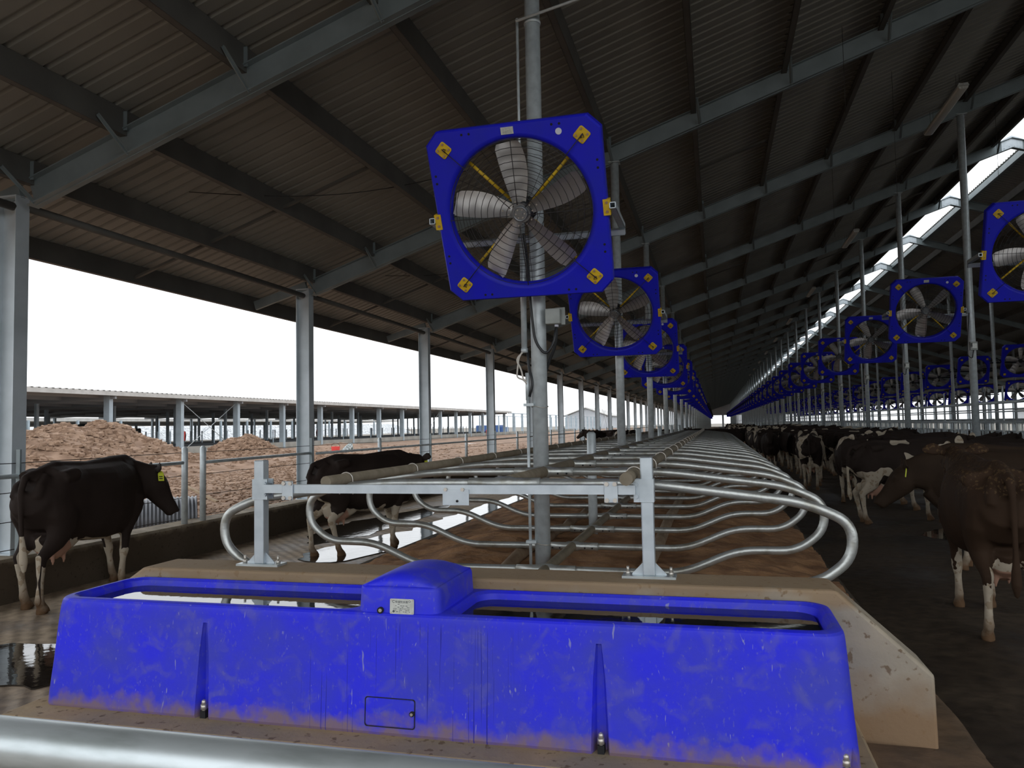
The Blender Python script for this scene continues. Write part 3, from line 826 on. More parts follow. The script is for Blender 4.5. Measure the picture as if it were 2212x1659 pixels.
def spot_mesh():
    b = MB()
    for (x, z, h) in ((-0.36, 0.655, 1), (0.36, 0.655, 1), (-0.36, -0.655, 1), (0.36, -0.655, 1), (-0.655, 0.33, 0), (0.655, 0.33, 0), (-0.655, -0.33, 0), (0.655, -0.33, 0)):
        for k in (-1, 1):
            p = (x + (k * 0.03 if h else 0), z + (0 if h else k * 0.03))
            b.cyl((p[0], -0.0015, p[1]), (p[0], 0.01, p[1]), 0.010, 10)
    return b.mesh('mounting_holes', M['dark_hole'])
HOLES = spot_mesh()
def corner_plate():
    b = MB(); r = []
    for y, k in ((0.001, 1.0), (-0.006, 1.0), (-0.008, 0.94)):
        r.append([(x * k, y, z * k) for (x, z, _) in rrect(-0.052, 0.052, -0.052, 0.052, 0.016, 0, 4)])
    b.loft(r)
    return b.mesh('corner_plate', M['yellow'])
CPL = corner_plate()
b = MB()
for x, z in ((-0.032, -0.032), (0.032, -0.032), (0.032, 0.032), (-0.032, 0.032), (0, 0)): b.cyl((x, -0.016, z), (x, -0.007, z), 0.009, 8)
CBOLT = b.mesh('plate_bolts', M['copper_bolt'])
b = MB(); b.tube([(0.0, -0.02, 0.0), (0.018, -0.024, -0.012), (0.022, -0.024, 0.012), (0, -0.022, 0.012)], 0.004, 6); CHOOK = b.mesh('hook', M['wire'])
def guard():
    b = MB()
    for k in range(10):
        r = 0.10 + k * 0.053
        yy = -0.025 - 0.035 * math.cos(r / 0.6 * PI / 2)
        N = 40
        pts = [(r * math.cos(2 * PI * i / N), yy, r * math.sin(2 * PI * i / N)) for i in range(N + 1)]
        b.tube(pts, 0.0028, 5, cap=False)
    for a in range(8):
        an = PI / 8 * 2 * a + PI / 4
        L = 0.80 if a % 2 == 0 else 0.585
        pts = [(r * math.cos(an), (-0.027 - 0.035 * math.cos(min(1, r / 0.6) * PI / 2)) if r < 0.6 else -0.018, r * math.sin(an)) for r in (0.085, 0.2, 0.33, 0.46, 0.58, L)]
        b.tube(pts, 0.0036, 5)
    return b.mesh('wire_guard', M['wire'])
GUARD = guard()
def rear_guard():
    b = MB()
    for k in range(9):
        r = 0.13 + k * 0.054; N = 32
        b.tube([(r * math.cos(2 * PI * i / N), 0.14 + 0.05 * math.cos(r / 0.6 * PI / 2), r * math.sin(2 * PI * i / N)) for i in range(N + 1)], 0.0016, 4, cap=False)
    for a in range(12):
        an = PI / 6 * a
        b.tube([(r * math.cos(an), 0.14 + 0.05 * math.cos(r / 0.6 * PI / 2), r * math.sin(an)) for r in (0.13, 0.35, 0.6)], 0.0018, 4)
    return b.mesh('rear_guard', M['wire'])
RGUARD = rear_guard()
b = MB(); b.cyl((0, 0.030, 0), (0, 0.052, 0), 0.080, 20); b.cyl((0, 0.0, 0), (0, 0.034, 0), 0.056, 24); b.cyl((0, -0.012, 0), (0, 0.0, 0), 0.02, 12)
b.tube([(0.055 * math.cos(a), -0.001, 0.055 * math.sin(a)) for a in [2 * PI * k / 24 for k in range(25)]], 0.006, 6)
HUB = b.mesh('hub', M['hubm'])
b = MB()
for k in range(6): a = PI / 3 * k; b.cyl((0.036 * math.cos(a), -0.006, 0.036 * math.sin(a)), (0.036 * math.cos(a), 0.002, 0.036 * math.sin(a)), 0.006, 6)
for k in range(5):
    for r, da in ((0.10, -0.25), (0.10, 0.25), (0.15, 0)):
        a = R(95 + 72 * k) + da; b.cyl((r * math.cos(a), 0.016, r * math.sin(a)), (r * math.cos(a), 0.03, r * math.sin(a)), 0.007, 6)
HBOLT = b.mesh('hub_bolts', M['bolt'])
b = MB(); b.tube([(0, 0.06, 0), (0, 0.08, 0), (0, 0.28, 0), (0, 0.30, 0)], [0.07, 0.09, 0.09, 0.06], 20)
for k in range(16):
    a = 2 * PI * k / 16; b.bar((0.094 * math.cos(a), 0.10, 0.094 * math.sin(a)), (0.094 * math.cos(a), 0.27, 0.094 * math.sin(a)), 0.006, 0.012, up=(math.cos(a), 0, math.sin(a)))
MOTOR = b.mesh('motor', M['rubber'])
b = MB(); b.cyl((0.12, 0.13, 0), (0.66, 0.13, 0), 0.014, 8); STRUT = b.mesh('strut', M['yellow'])
b = MB(); b.box((0, -0.01, -0.07), (0.055, 0.05, 0.055)); SBR = b.mesh('side_bracket', M['yellow'])
b = MB()
for z in (-0.04, 0.03): b.cyl((0.03, -0.018, z), (0.03, -0.009, z), 0.011, 8)
SBB = b.mesh('bracket_bolts', M['copper_bolt'])
def sq_tube(b, p, q, w=0.05, t=0.006):
    p, q = Vector(p), Vector(q); d = (q - p).normalized(); r = d.cross(Vector((0, 0, 1))).normalized(); u = r.cross(d)
    for (a, c, ww, hh) in ((0, w / 2 - t / 2, w, t), (0, -w / 2 + t / 2, w, t), (w / 2 - t / 2, 0, t, w), (-w / 2 + t / 2, 0, t, w)):
        b.bar(p + r * a + u * c, q + r * a + u * c, ww, hh)
b = MB(); b.box((-0.050, -0.004, -0.027), (0.050, 0.0, 0.027)); plate_text(b, 0.09, 0.045, -0.004, 1, 3, 5); DPL = b.mesh('data_plate', [M['plate'], M['plate_ink']])
b = MB(); b.cyl((0, -0.003, 0), (0, 0.0, 0), 0.025, 20); STK = b.mesh('round_sticker', M['sticker'])
def make_fan(loc, tilt, rotz, blade0, label, group, reach=(-0.77, 0.77), front=0.62):
    t = thing('barn_fan', label, 'fan', loc, (tilt, 0, rotz), group=group)
    f = obj('fan_frame', FRAME, t); obj('mounting_holes', HOLES, f)
    for sx in (-1, 1):
        for sz in (-1, 1):
            c = obj('corner_plate', CPL, t, (sx * 0.555, -0.001, sz * 0.555), (0, R(45), 0))
            obj('plate_bolts', CBOLT, c); obj('hook', CHOOK, c, (0, 0, 0), (0, R(sx * 30), 0))
    obj('data_plate', DPL, t, (-0.02, -0.001, 0.648)); obj('round_sticker', STK, t, (0.38, -0.001, 0.60))
    for k in range(5): obj('blade', BLADE, t, (0, 0.045, 0), (0, R(-(blade0 + 72 * k) + 90), 0))
    h = obj('hub', HUB, t); obj('hub_bolts', HBOLT, h)
    obj('motor', MOTOR, t)
    for k in range(4): obj('strut', STRUT, t, (0, 0, 0), (0, R(47 + 90 * k), 0))
    obj('wire_guard', GUARD, t); obj('rear_guard', RGUARD, t)
    for sx in (-1, 1):
        s = obj('side_bracket', SBR, t, (-0.725 if sx < 0 else 0.67, 0.0, 0.0)); obj('bracket_bolts', SBB, s)
    b = MB()
    # arms run level from the fan sides back to the crossbar on the post
    ct, st = math.cos(-tilt), math.sin(-tilt)
    def W(x, y, z):  # world aligned offset -> local
        return (x, y * ct - z * st, y * st + z * ct)
    for sx in (-1, 1): sq_tube(b, W(sx * 0.745, -0.02, 0.0), W(sx * 0.745, front + 0.02, 0.0))
    sq_tube(b, W(reach[0], front, -0.055), W(reach[1], front, -0.055), 0.055)
    obj('support_arm', b.mesh('support_arm', M['galv_bright']), t)
    return t
tilt = 0.47
labL = ['largest blue square fan, nearest on the central post', 'second blue square fan, partly behind the lower right corner of the largest', 'third blue square fan back along the left fan row', 'fourth blue square fan back along the left fan row', 'fifth blue fan back along the left fan row', 'sixth blue fan back along the left fan row']
fan0 = make_fan((-1.463, FY(1) - 0.64, 3.40), tilt, 0, 95, labL[0], 'fans of the left fan row')
bpy.context.view_layer.update(); note(fan0)
for n in range(2, 13):
    lab = labL[n - 1] if n <= 6 else 'blue square fan further down the left fan row'
    dup(fan0, (-1.463, FY(n) - 0.64, 3.40), (tilt, 0, R(random.uniform(-2, 2))), lab, 'fans of the left fan row')
labR = {2: 'blue fan cut off by the right edge of the photo', 3: 'blue fan left of the tall right hand post, second from the right edge', 4: 'third blue fan from the right edge along the right fan row', 5: 'fourth blue fan from the right edge along the right fan row'}
fan1 = make_fan((4.43, FY(2) - 0.5, 3.98), 0.36, 0, 118, labR[2], 'fans of the right fan row', (-0.77, 1.0), 0.48)
bpy.context.view_layer.update(); note(fan1)
for n in range(3, 13):
    dup(fan1, (4.43, FY(n) - 0.5, 3.98), (0.36, 0, 0), labR.get(n, 'blue square fan further down the right fan row'), 'fans of the right fan row')
# distant fans: copies too small to show parts are one mesh each
def small_fan(bl):
    b = MB()
    for me, mi in ((FRAME, 0),):
        b.add([v.co[:] for v in me.vertices], [tuple(p.vertices) for p in me.polygons], mi)
    for k in range(5):
        mt = Matrix.Translation((0, 0.045, 0)) @ Matrix.Rotation(R(-(bl + 72 * k) + 90), 4, 'Y')
        b.add([(mt @ v.co)[:] for v in BLADE.vertices], [tuple(p.vertices) for p in BLADE.polygons], 1)
    for sx in (-1, 1):
        for sz in (-1, 1):
            b.box((sx * 0.555 - 0.045, -0.008, sz * 0.555 - 0.045), (sx * 0.555 + 0.045, 0.0, sz * 0.555 + 0.045), 2)
    b.cyl((0, 0, 0), (0, 0.28, 0), 0.08, 12, 3)
    for sx in (-1, 1): b.box((sx * 0.74 - 0.025, 0.0, -0.03), (sx * 0.74 + 0.025, 0.6, 0.02), 3)
    b.box((-1.0, 0.50, -0.12), (1.0, 0.56, -0.06), 3); b.box((-1.0, 0.42, -0.20), (1.0, 0.48, -0.14), 3)
    return b.mesh('barn_fan', [M['fan_blue'], M['blade'], M['yellow'], M['rubber']])
SF = small_fan(95)
for n in range(13, NF - 4):
    tag(obj('barn_fan', SF, None, (-1.463, FY(n) - 0.64, 3.40), (tilt, 0, 0)), 'tiny distant blue fan far down the left fan row', 'fan', 'fans of the left fan row')
    tag(obj('barn_fan', SF, None, (4.43, FY(n) - 0.5, 3.98), (0.36, 0, 0)), 'tiny distant blue fan far down the right fan row', 'fan', 'fans of the right fan row')
for n in range(3, 32):
    tag(obj('barn_fan', SF, None, (12.3, FY(n) - 0.5, 3.98), (0.36, 0, 0)), 'blue fan beyond the feed lane on the far side of the barn', 'fan', 'fans beyond the feed lane')
    if n >= 4: tag(obj('barn_fan', SF, None, (18.2, FY(n) - 0.5, 3.25), (0.40, 0, 0)), 'dark fan silhouetted low against the far open eave', 'fan', 'fans of the far stall row')

# fittings of the nearest post
px, py = -1.476, FY(1)
b = MB(); b.cyl((px - 0.135, py - 0.02, 3.62), (px - 0.135, py - 0.02, 5.36), 0.013, 10)
tag(b.build('conduit', M['galv']), 'thin upper conduit beside the central post above the largest fan', 'conduit')
b = MB(); b.cyl((px - 0.125, py - 0.02, 2.36), (px - 0.125, py - 0.02, 3.62), 0.026, 10); b.cyl((px - 0.125, py - 0.02, 2.34), (px - 0.125, py - 0.02, 2.38), 0.03, 10)
tag(b.build('conduit', M['galv']), 'thick conduit left of the central post behind the largest fan', 'conduit')
b = MB(); b.cyl((px - 0.10, py - 0.04, 1.92), (px - 0.10, py - 0.04, 2.16), 0.017, 10); b.cyl((px - 0.10, py - 0.04, 0.33), (px - 0.10, py - 0.04, 1.94), 0.013, 10)
for z in (0.70, 1.88): b.box((px - 0.13, py - 0.08, z - 0.012), (px - 0.04, py - 0.02, z + 0.012))
tag(b.build('conduit', M['galv']), 'thin conduit strapped to the lower left of the central post', 'conduit')
for i, (o1, o2, o3) in enumerate((((-0.17, 2.2), (-0.19, 2.05), (-0.10, 1.9 + .25)), ((-0.20, 2.26), (-0.15, 2.22), (-0.09, 2.15)))):
    b = MB(); P = [(px - 0.13 + 0.01 * i, py - 0.03, 2.36), (px + o1[0] * 1.0, py - 0.05, 2.30 - 0.02 * i), (px + o2[0], py - 0.06, 2.2 - 0.08 * (1 - i)), (px - 0.13, py - 0.06, 2.10), (px - 0.10, py - 0.05, 2.06 + 0.03 * i)]
    b.tube(arc_pts(P, 0.05, 4), 0.0075, 8)
    tag(b.build('power_cable', M['white_cable']), ['white cable looping out widest left of the central post under the fan', 'white cable hanging close to the central post under the fan'][i], 'cable')
b = MB()
P = [(px - 0.02, py - 0.40, 3.30), (px - 0.03, py - 0.22, 3.05), (px - 0.035, py - 0.13, 2.72), (px - 0.01, py - 0.10, 2.42), (px + 0.08, py - 0.09, 2.30), (px + 0.15, py - 0.08, 2.40), (px + 0.175, py - 0.05, 2.57)]
b.tube(arc_pts(P, 0.14, 6), 0.012, 10)
tag(b.build('power_cable', M['rubber']), 'black motor cable drooping from the largest fan to the grey box', 'cable')
b = MB(); b.tube(arc_pts([(px - 0.10, py + 0.0, 2.36), (px - 0.09, py - 0.02, 2.2), (px - 0.045, py - 0.055, 2.08), (px - 0.08, py - 0.05, 1.95)], 0.06), 0.012, 8)
b.tube(arc_pts([(px + 0.165, py - 0.02, 2.57), (px + 0.15, py + 0.02, 2.4), (px + 0.07, py + 0.06, 2.25), (px + 0.02, py + 0.085, 2.1)], 0.08), 0.014, 8)
tag(b.build('power_cable', M['rubber']), 'black cables tucked behind the central post below the fan', 'cable')
t = thing('junction_box', 'grey junction box on the right of the central post under the fan', 'box', (px + 0.16, py - 0.06, 2.57))
b = MB(); b.box((-0.075, -0.05, 0), (0.055, 0.05, 0.135)); o = b.build('box_body', M['grey_box'], t); bv = o.modifiers.new('edge', 'BEVEL'); bv.width = 0.006
MB().box((0.0, 0.03, -0.0), (0.085, 0.045, 0.15)).build('back_plate', M['grey_box'], t)
MB().cyl((0.015, 0, -0.022), (0.015, 0, 0.0), 0.018, 12).build('cable_gland', M['sticker'], t)
b = MB(); b.cyl((px, py, 5.29), (px, py, 5.315), 0.075, 18); tag(b.build('post_clamp', M['galv']), 'ring clamp near the top of the central post', 'clamp')
b = MB(); b.cyl((px - 0.13, py - 0.09, 5.30), (px + 1.5, py - 0.09, 5.62), 0.013, 8)
tag(b.build('conduit', M['galv']), 'thin cross conduit clamped to the central post at the photo top', 'conduit')
# tie wires
b = MB()
for z in (1.32, 0.68, 0.44, 1.86):
    b.tube([(px + 0.072 * math.cos(a), py + 0.072 * math.sin(a), z + 0.008 * math.sin(a * 2)) for a in [2 * PI * k / 16 for k in range(17)]], 0.0035, 6)
tag(b.build('tie_wire', M['bolt']), 'thin tie wires wrapped around the central post', 'wire')

# ------------------------------------------------------------------ right side: feed fence, posts, lamps
RX1 = 5.42
tp = MB(); tp.cyl((0, 0, 0.0), (0, 0, rb(RX1) + 0.01), 0.075, 18); tp.box((-0.11, -0.11, rb(RX1) - 0.012), (0.11, 0.11, rb(RX1))); rpm = tp.mesh('feed_post', M['galv'])
jb = MB(); jb.box((-0.07, -0.14, -0.09), (0.07, -0.06, 0.09), 0); jb.box((-0.04, -0.155, -0.05), (0.05, -0.14, 0.05), 1); jb.box((-0.06, -0.16, -0.02), (-0.035, -0.14, 0.06), 2)
jbm = jb.mesh('switch_box', [M['grey_box'], M['plate'], M['rubber']])
rc = MB(); rc.tube(arc_pts([(-0.05, -0.09, 0.72), (-0.09, -0.09, 0.3), (-0.12, -0.09, -0.2), (-0.03, -0.09, -0.28), (0.0, -0.09, -0.09)], 0.08), 0.009, 6); rcm = rc.mesh('drop_cable', M['rubber'])
for n in range(2, NF):
    tag(obj('feed_post', rpm, None, (RX1, FY(n), 0)), 'tall round post nearest the right edge, with a square switch box' if n == 3 else 'tall round post just left of the nearest right hand one' if n == 4 else 'tall round post of the feed fence row receding to the far end', 'post', 'tall round posts of the feed fence')
    if n <= 9:
        tag(obj('switch_box', jbm, None, (RX1, FY(n), 3.23)), 'square grey switch box on the tall post nearest the right edge' if n == 3 else 'small square switch box on the %s tall feed fence post' % ORD[n - 2], 'box', 'switch boxes on feed fence posts')
        tag(obj('power_cable', rcm, None, (RX1, FY(n), 3.23)), 'black cable drooping to the switch box on the %s tall feed fence post' % ORD[n - 2], 'cable', 'cables at the switch boxes')
for k, (xp, z1) in enumerate(((11.48, None), (18.2, None))):
    tp = MB(); tp.cyl((0, 0, 0.0), (0, 0, rb(xp)), 0.075, 12); mm = tp.mesh('far_post', M['galv'])
    for n in range(3, 46):
        tag(obj('far_post', mm, None, (xp, FY(n), 0)), ['tall post of the opposite feed fence beyond the feed lane', 'tall post of the far stall row near the opposite eave'][k], 'post', ['posts of the opposite feed fence', 'posts of the far stall row'][k])
# slender intermediate posts
for k, (xp, h, r) in enumerate(((8.2, 2.6, 0.03), (13.9, 3.2, 0.035))):
    mm = MB().cyl((0, 0, 0), (0, 0, h), r, 8).mesh('thin_post', M['galv'])
    for n in range(4, 40):
        tag(obj('thin_post', mm, None, (xp, FY(n) + 2.4 * k + 1, 0)), 'slender pipe post standing in the dim far half of the barn', 'post', 'slender posts in the far half')
# headlock panels
def headlock():
    t = thing('headlock_panel', 'x', 'headlock', group='headlock panels')
    MB().cyl((0, 0.1, 1.60), (0, 5.9, 1.60), 0.024, 8).build('top_rail', M['galv'], t)
    MB().cyl((0, 0.1, 1.42), (0, 5.9, 1.42), 0.014, 8).build('latch_rail', M['galv'], t)
    MB().cyl((0, 0.1, 0.55), (0, 5.9, 0.55), 0.024, 8).build('bottom_rail', M['galv'], t)
    yk = MB(); yk.tube(arc_pts([(0, 0, 0.55), (0, 0, 1.40)], 0.1), 0.017, 6); yk.tube([(0, 0.34, 0.55), (0, 0.30, 1.60)], 0.017, 6); yk.tube([(0, 0.05, 0.6), (0, 0.12, 1.05), (0, 0.10, 1.6)], 0.014, 6)
    ykm = yk.mesh('yoke', M['galv'])
    lt = MB().box((-0.02, -0.05, 1.40), (0.02, 0.05, 1.56)).mesh('latch', M['plate'])
    for i in range(8):
        obj('yoke', ykm, t, (0, 0.22 + 0.70 * i, 0)); obj('latch', lt, t, (0, 0.25 + 0.70 * i, 0))
    return t
hl = headlock(); hl.location = (RX1 + 0.05, FY(2), 0); hl['label'] = 'galvanised headlock panel of the feed fence nearest the right edge of the photo'
bpy.context.view_layer.update(); note(hl)
for n in range(3, 26): dup(hl, (RX1 + 0.05, FY(n), 0), (0, 0, 0), 'galvanised headlock panel of the feed fence behind the herd, further down', 'headlock panels')
for n in range(3, 26): dup(hl, (11.40, FY(n), 0), (0, 0, 0), 'galvanised headlock panel of the opposite feed fence across the lane', 'headlock panels across the lane')
for (xx, z, r, lab) in ((RX1 + 0.1, 1.985, 0.03, 'long pipe rail running past the feed fence posts above the herd'), (11.35, 2.0, 0.03, 'long pipe rail along the opposite feed fence'), (RX1 + 0.1, 1.80, 0.014, 'thin lower rail above the headlocks'), (14.3, 1.45, 0.03, 'pipe rail of the far stall row, front'), (18.2, 1.45, 0.03, 'pipe rail of the far stall row, middle'), (20.9, 1.45, 0.03, 'pipe rail of the far stall row, back'), (CXR, 1.4, 0.03, 'top rail of the fence under the opposite eave')):
    tag(MB().cyl((xx, 8, z), (xx, YEND - 6, z), r, 8).build('long_rail', M['galv']), lab, 'rail')
# tube lamps under the right slope
def lamp():
    t = thing('tube_lamp', 'x', 'lamp', group='tube lamps under the right slope')
    b = MB(); b.prism([(-0.10, 0.0), (0.10, 0.0), (0.075, 0.05), (-0.075, 0.05)], 'y', 0, 1.5); b.cyl((0, -0.01, 0.035), (0, 0.02, 0.035), 0.012, 8); b.build('housing', M['lamp_body'], t)
    r = [[(x, y, z) for x, z in ((-0.09, 0), (-0.085, -0.035), (-0.05, -0.055), (0.05, -0.055), (0.085, -0.035), (0.09, 0))] for y in (0.015, 1.485)]
    b = MB(); b.loft(r); b.build('lens', M['lamp_lens'], t)
    b = MB()
    for x in (-0.03, 0.03):
        b.cyl((x, 0.2, 0.05), (x, 0.2, 0.35), 0.003, 5); b.cyl((x, 1.3, 0.05), (x, 1.3, 0.35), 0.003, 5)
    b.build('hanger', M['wire'], t)
    for k in (-1, 0, 1):
        MB().box((k * 0.055 - 0.018, 0.008, -0.045), (k * 0.055 + 0.018, 0.014, -0.012)).build('end_clip', M['plate'], t)
    return t
lp = lamp(); lp.location = (4.66, 15.7, 7.86); lp.scale = (1.0, 1.65, 1.0); lp['label'] = 'grey tube lamp nearest the top right, hung under the roof'
bpy.context.view_layer.update(); note(lp)
for i in range(1, 9): dup(lp, (4.66, 15.7 + 11.2 * i, 7.86), (0, 0, 0), '%s grey tube lamp back from the top right one' % ORD[i], 'tube lamps under the right slope').scale = (1.0, 1.65, 1.0)
# drop wires
for i, (x, y, z0, z1) in enumerate(((2.0, 12.0, 6.2, 7.5), (3.3, 15.0, 5.7, 8.0), (6.5, 19.8, 7.2, 9.2), (3.0, 20.2, 6.2, 7.9))):
    tag(MB().cyl((x, y, z0), (x, y, z1), 0.004, 5).build('drop_wire', M['wire']), 'thin wire hanging from the dark roof, %s from the left' % ORD[i], 'wire', 'hanging wires')
b = MB(); pts = [(-6.45 + 2.8 * k / 12, 8.4 + 3.0 * k / 12, 4.78 + 0.95 * k / 12 - 0.20 * math.sin(PI * k / 12)) for k in range(13)]
tag(b.tube(pts, 0.006, 5).build('sagging_wire', M['wire']), 'slack wire sagging under the roof between first and second rafter', 'wire')
b = MB(); pts = [(-6.4 + 2.6 * k / 12, 14.4 + 2.6 * k / 12, 4.80 + 0.9 * k / 12 - 0.20 * math.sin(PI * k / 12)) for k in range(13)]
tag(b.tube(pts, 0.006, 5).build('sagging_wire', M['wire']), 'slack wire sagging under the roof between second and third rafter', 'wire')

# ------------------------------------------------------------------ left fence
fp = MB(); fp.tube([(0, 0, 0.40), (0, 0, 1.47), (0, 0, 1.50)], [0.042, 0.042, 0.02], 12); fpm = fp.mesh('fence_post', M['galv'])
FX = -7.03
posts = [9.09, 9.48] + [15.43 + 6.0 * i for i in range(22)]
for i, y in enumerate(posts):
    lab = ['round fence post at the walking cow\'s muzzle', 'round fence post just right of the one at the cow\'s muzzle', 'round fence post above the second cow\'s shoulders', 'round fence post between third and fourth H columns'][i] if i < 4 else 'round fence post on the left kerb further down'
    tag(obj('fence_post', fpm, None, (FX, y, 0)), lab, 'post', 'round fence posts on the left kerb')
for (y0, y1, lab) in ((1.0, 9.09, 'fence pipe rail behind the nearest left cow'), (9.48, 12.5, 'short fence pipe rail from the paired posts to the second column'), (12.7, 150, 'long fence pipe rail along the left kerb')):
    z0 = 1.265; pts = [(FX + 0.0, y0 + (y1 - y0) * k / 8, z0 + 0.015 * k / 8) for k in range(9)]
    tag(MB().tube(pts, 0.024, 8).build('fence_rail', M['galv']), lab, 'rail', 'pipe rails of the left fence')
rw = random.Random(2)
for k, z in enumerate((1.41, 1.10, 0.80, 0.52)):
    for (y0, y1, w) in ((1.0, 9.09, 'before the paired fence posts'), (9.48, 60, 'beyond the paired fence posts')):
        pts = []; y = y0
        while y < y1: pts.append((FX - 0.03, y, z + rw.uniform(-0.006, 0.006))); y += 0.5
        pts.append((FX - 0.03, y1, z))
        tag(MB().tube(pts, 0.0045, 5).build('fence_wire', M['wire']), '%s wire of the left fence %s' % (['topmost', 'second highest', 'third highest', 'lowest'][k], w), 'wire', 'wires of the left fence')
# dark flat stay bars clipped on the columns
sb = MB().box((-0.025, -0.01, 0.45), (0.025, 0.01, 1.55)).mesh('stay_bar', M['galv_beam'])
for n in range(1, 10): tag(obj('stay_bar', sb, None, (FX + 0.02, FY(n) - 0.11, 0)), 'narrow wire stay bar on the %s H column from the left' % ORD[n - 1], 'bar', 'wire stay bars on the columns')
# bracing rods between far columns
tag(MB().cyl((CXL, FY(8), 0.6), (CXL, FY(9), 4.0), 0.008, 5).cyl((CXL, FY(9), 0.6), (CXL, FY(8), 4.0), 0.008, 5).build('cross_bracing', M['galv']), 'thin crossed bracing rods between two distant left columns', 'bracing')
# culvert pipe lying on the clay, board
b = MB(); rings = []
for k in range(120):
    y = -0.75 + 1.5 * k / 119; r = 0.29 + (0.014 if (k // 2) % 2 else -0.004)
    rings.append([(r * math.cos(2 * PI * j / 32), y, r * math.sin(2 * PI * j / 32)) for j in range(32)])
b.loft(rings)
o = b.build('culvert_pipe', M['culvert'], None, (-8.05, 9.45, 0.45), (0, 0, R(-50)))
tag(o, 'grey corrugated culvert pipe lying on the clay under the cow\'s head', 'pipe')
b = MB().bar((-8.6, 12.0, 0.45), (-9.4, 12.1, 0.75), 0.08, 0.025); tag(b.build('loose_board', M['wood']), 'small loose board leaning on the clay right of the paired fence posts', 'board')

# ------------------------------------------------------------------ blue water trough
TX0, TX1, TY0, TY1 = -3.76, 0.535, 3.72, 4.38
HX0, HX1 = -1.86, -1.36
def bool_op(a, c, op):
    m = a.modifiers.new('b', 'BOOLEAN'); m.operation = op; m.object = c; m.solver = 'EXACT'
    dg = bpy.context.evaluated_depsgraph_get()
    me = bpy.data.meshes.new_from_object(a.evaluated_get(dg))
    a.modifiers.clear(); old = a.data; a.data = me; bpy.data.meshes.remove(old)
    bpy.data.objects.remove(c)
tro = thing('water_trough', 'large blue plastic double water trough in the foreground', 'trough', (0, 0, 0))
b = MB(); rings = []
for z, i, r in ((0.150, -0.035, 0.07), (0.165, -0.040, 0.08), (0.40, -0.023, 0.09), (0.60, -0.012, 0.10), (0.700, -0.006, 0.11), (0.722, -0.005, 0.12), (0.736, -0.002, 0.12), (0.746, 0.006, 0.12), (0.751, 0.018, 0.12), (0.752, 0.034, 0.11)):
    rings.append(rrect(TX0 + i, TX1 - i, TY0 + i, TY1 - i, r, z, 8))
b.loft(rings); body = b.build('trough_body', M['trough'])
for x0, x1 in ((TX0 + 0.042, HX0 + 0.0), (HX1 - 0.0, TX1 - 0.042)):
    c = MB(); rings = []
    for z, i in ((0.30, 0.09), (0.60, 0.055), (0.66, 0.040), (0.665, 0.030), (0.715, 0.022), (0.738, 0.014), (0.750, 0.0), (0.80, -0.03)):
        rings.append(rrect(x0 + i, x1 - i, TY0 + 0.042 + i, TY1 - 0.042 - i, 0.11, z, 8))
    c.loft(rings); bool_op(body, c.build('cut', M['trough']), 'DIFFERENCE')
# tapered vertical flutes on the front with a bolt pocket
for gx in (-2.735, -0.57):
    c = MB(); rings = []
    for z, w, d in ((0.10, 0.046, 0.075), (0.30, 0.039, 0.05), (0.50, 0.029, 0.028), (0.655, 0.013, 0.003)):
        yb = TY0 - 0.045 + 0.05 * min(1, (z - 0.1) / 0.5)
        rings.append([(gx - w, yb - 0.1, z), (gx + w, yb - 0.1, z), (gx + w, yb, z), (gx + w * 0.55, yb + d, z), (gx - w * 0.55, yb + d, z), (gx - w, yb, z)])
    c.loft(rings, smooth=False); bool_op(body, c.build('cut', M['trough']), 'DIFFERENCE')
c = MB(); c.loft([[(0.45, 3.5, 0.1), (0.62, 3.5, 0.1), (0.62, 3.72, 0.1), (0.53, 3.74, 0.1)], [(0.47, 3.5, 0.30), (0.60, 3.5, 0.30), (0.60, 3.66, 0.30), (0.535, 3.70, 0.30)]], smooth=False); bool_op(body, c.build('cut', M['trough']), 'DIFFERENCE')
body.data.set_sharp_from_angle(angle=R(22))
wm_ = body.modifiers.new('wn', 'WEIGHTED_NORMAL'); wm_.keep_sharp = True; wm_.weight = 50
body.parent = tro
# valve housing across the middle with domed lid
b = MB(); rings = []
for z, i, r in ((0.66, 0.0, 0.05), (0.74, 0.002, 0.05), (0.86, 0.008, 0.05), (0.875, 0.012, 0.045), (0.88, 0.022, 0.04)):
    rings.append(rrect(HX0 + i + 0.02, HX1 - i - 0.02, TY0 + 0.012 + i, TY1 - 0.03 - i, r, z, 6))
b.loft(rings, cap0=False); b.build('valve_housing', M['trough'], tro)
b = MB(); vs = []; NX = NY = 16
for j in range(NY + 1):
    for i in range(NX + 1):
        u = -1 + 2 * i / NX; v = -1 + 2 * j / NY
        x = (HX0 + HX1) / 2 + u * 0.205; y = (TY0 + TY1 - 0.02) / 2 + v * 0.285
        z = 0.876 + 0.062 * (1 - abs(u) ** 2.2) * (1 - abs(v) ** 5) ** 0.6 + 0.006
        vs.append((x, y, z))
b.add(vs, [(j * (NX + 1) + i, j * (NX + 1) + i + 1, (j + 1) * (NX + 1) + i + 1, (j + 1) * (NX + 1) + i) for j in range(NY) for i in range(NX)], 0, True)
o = b.build('housing_lid', M['trough'], tro); sm = o.modifiers.new('t', 'SOLIDIFY'); sm.thickness = 0.012
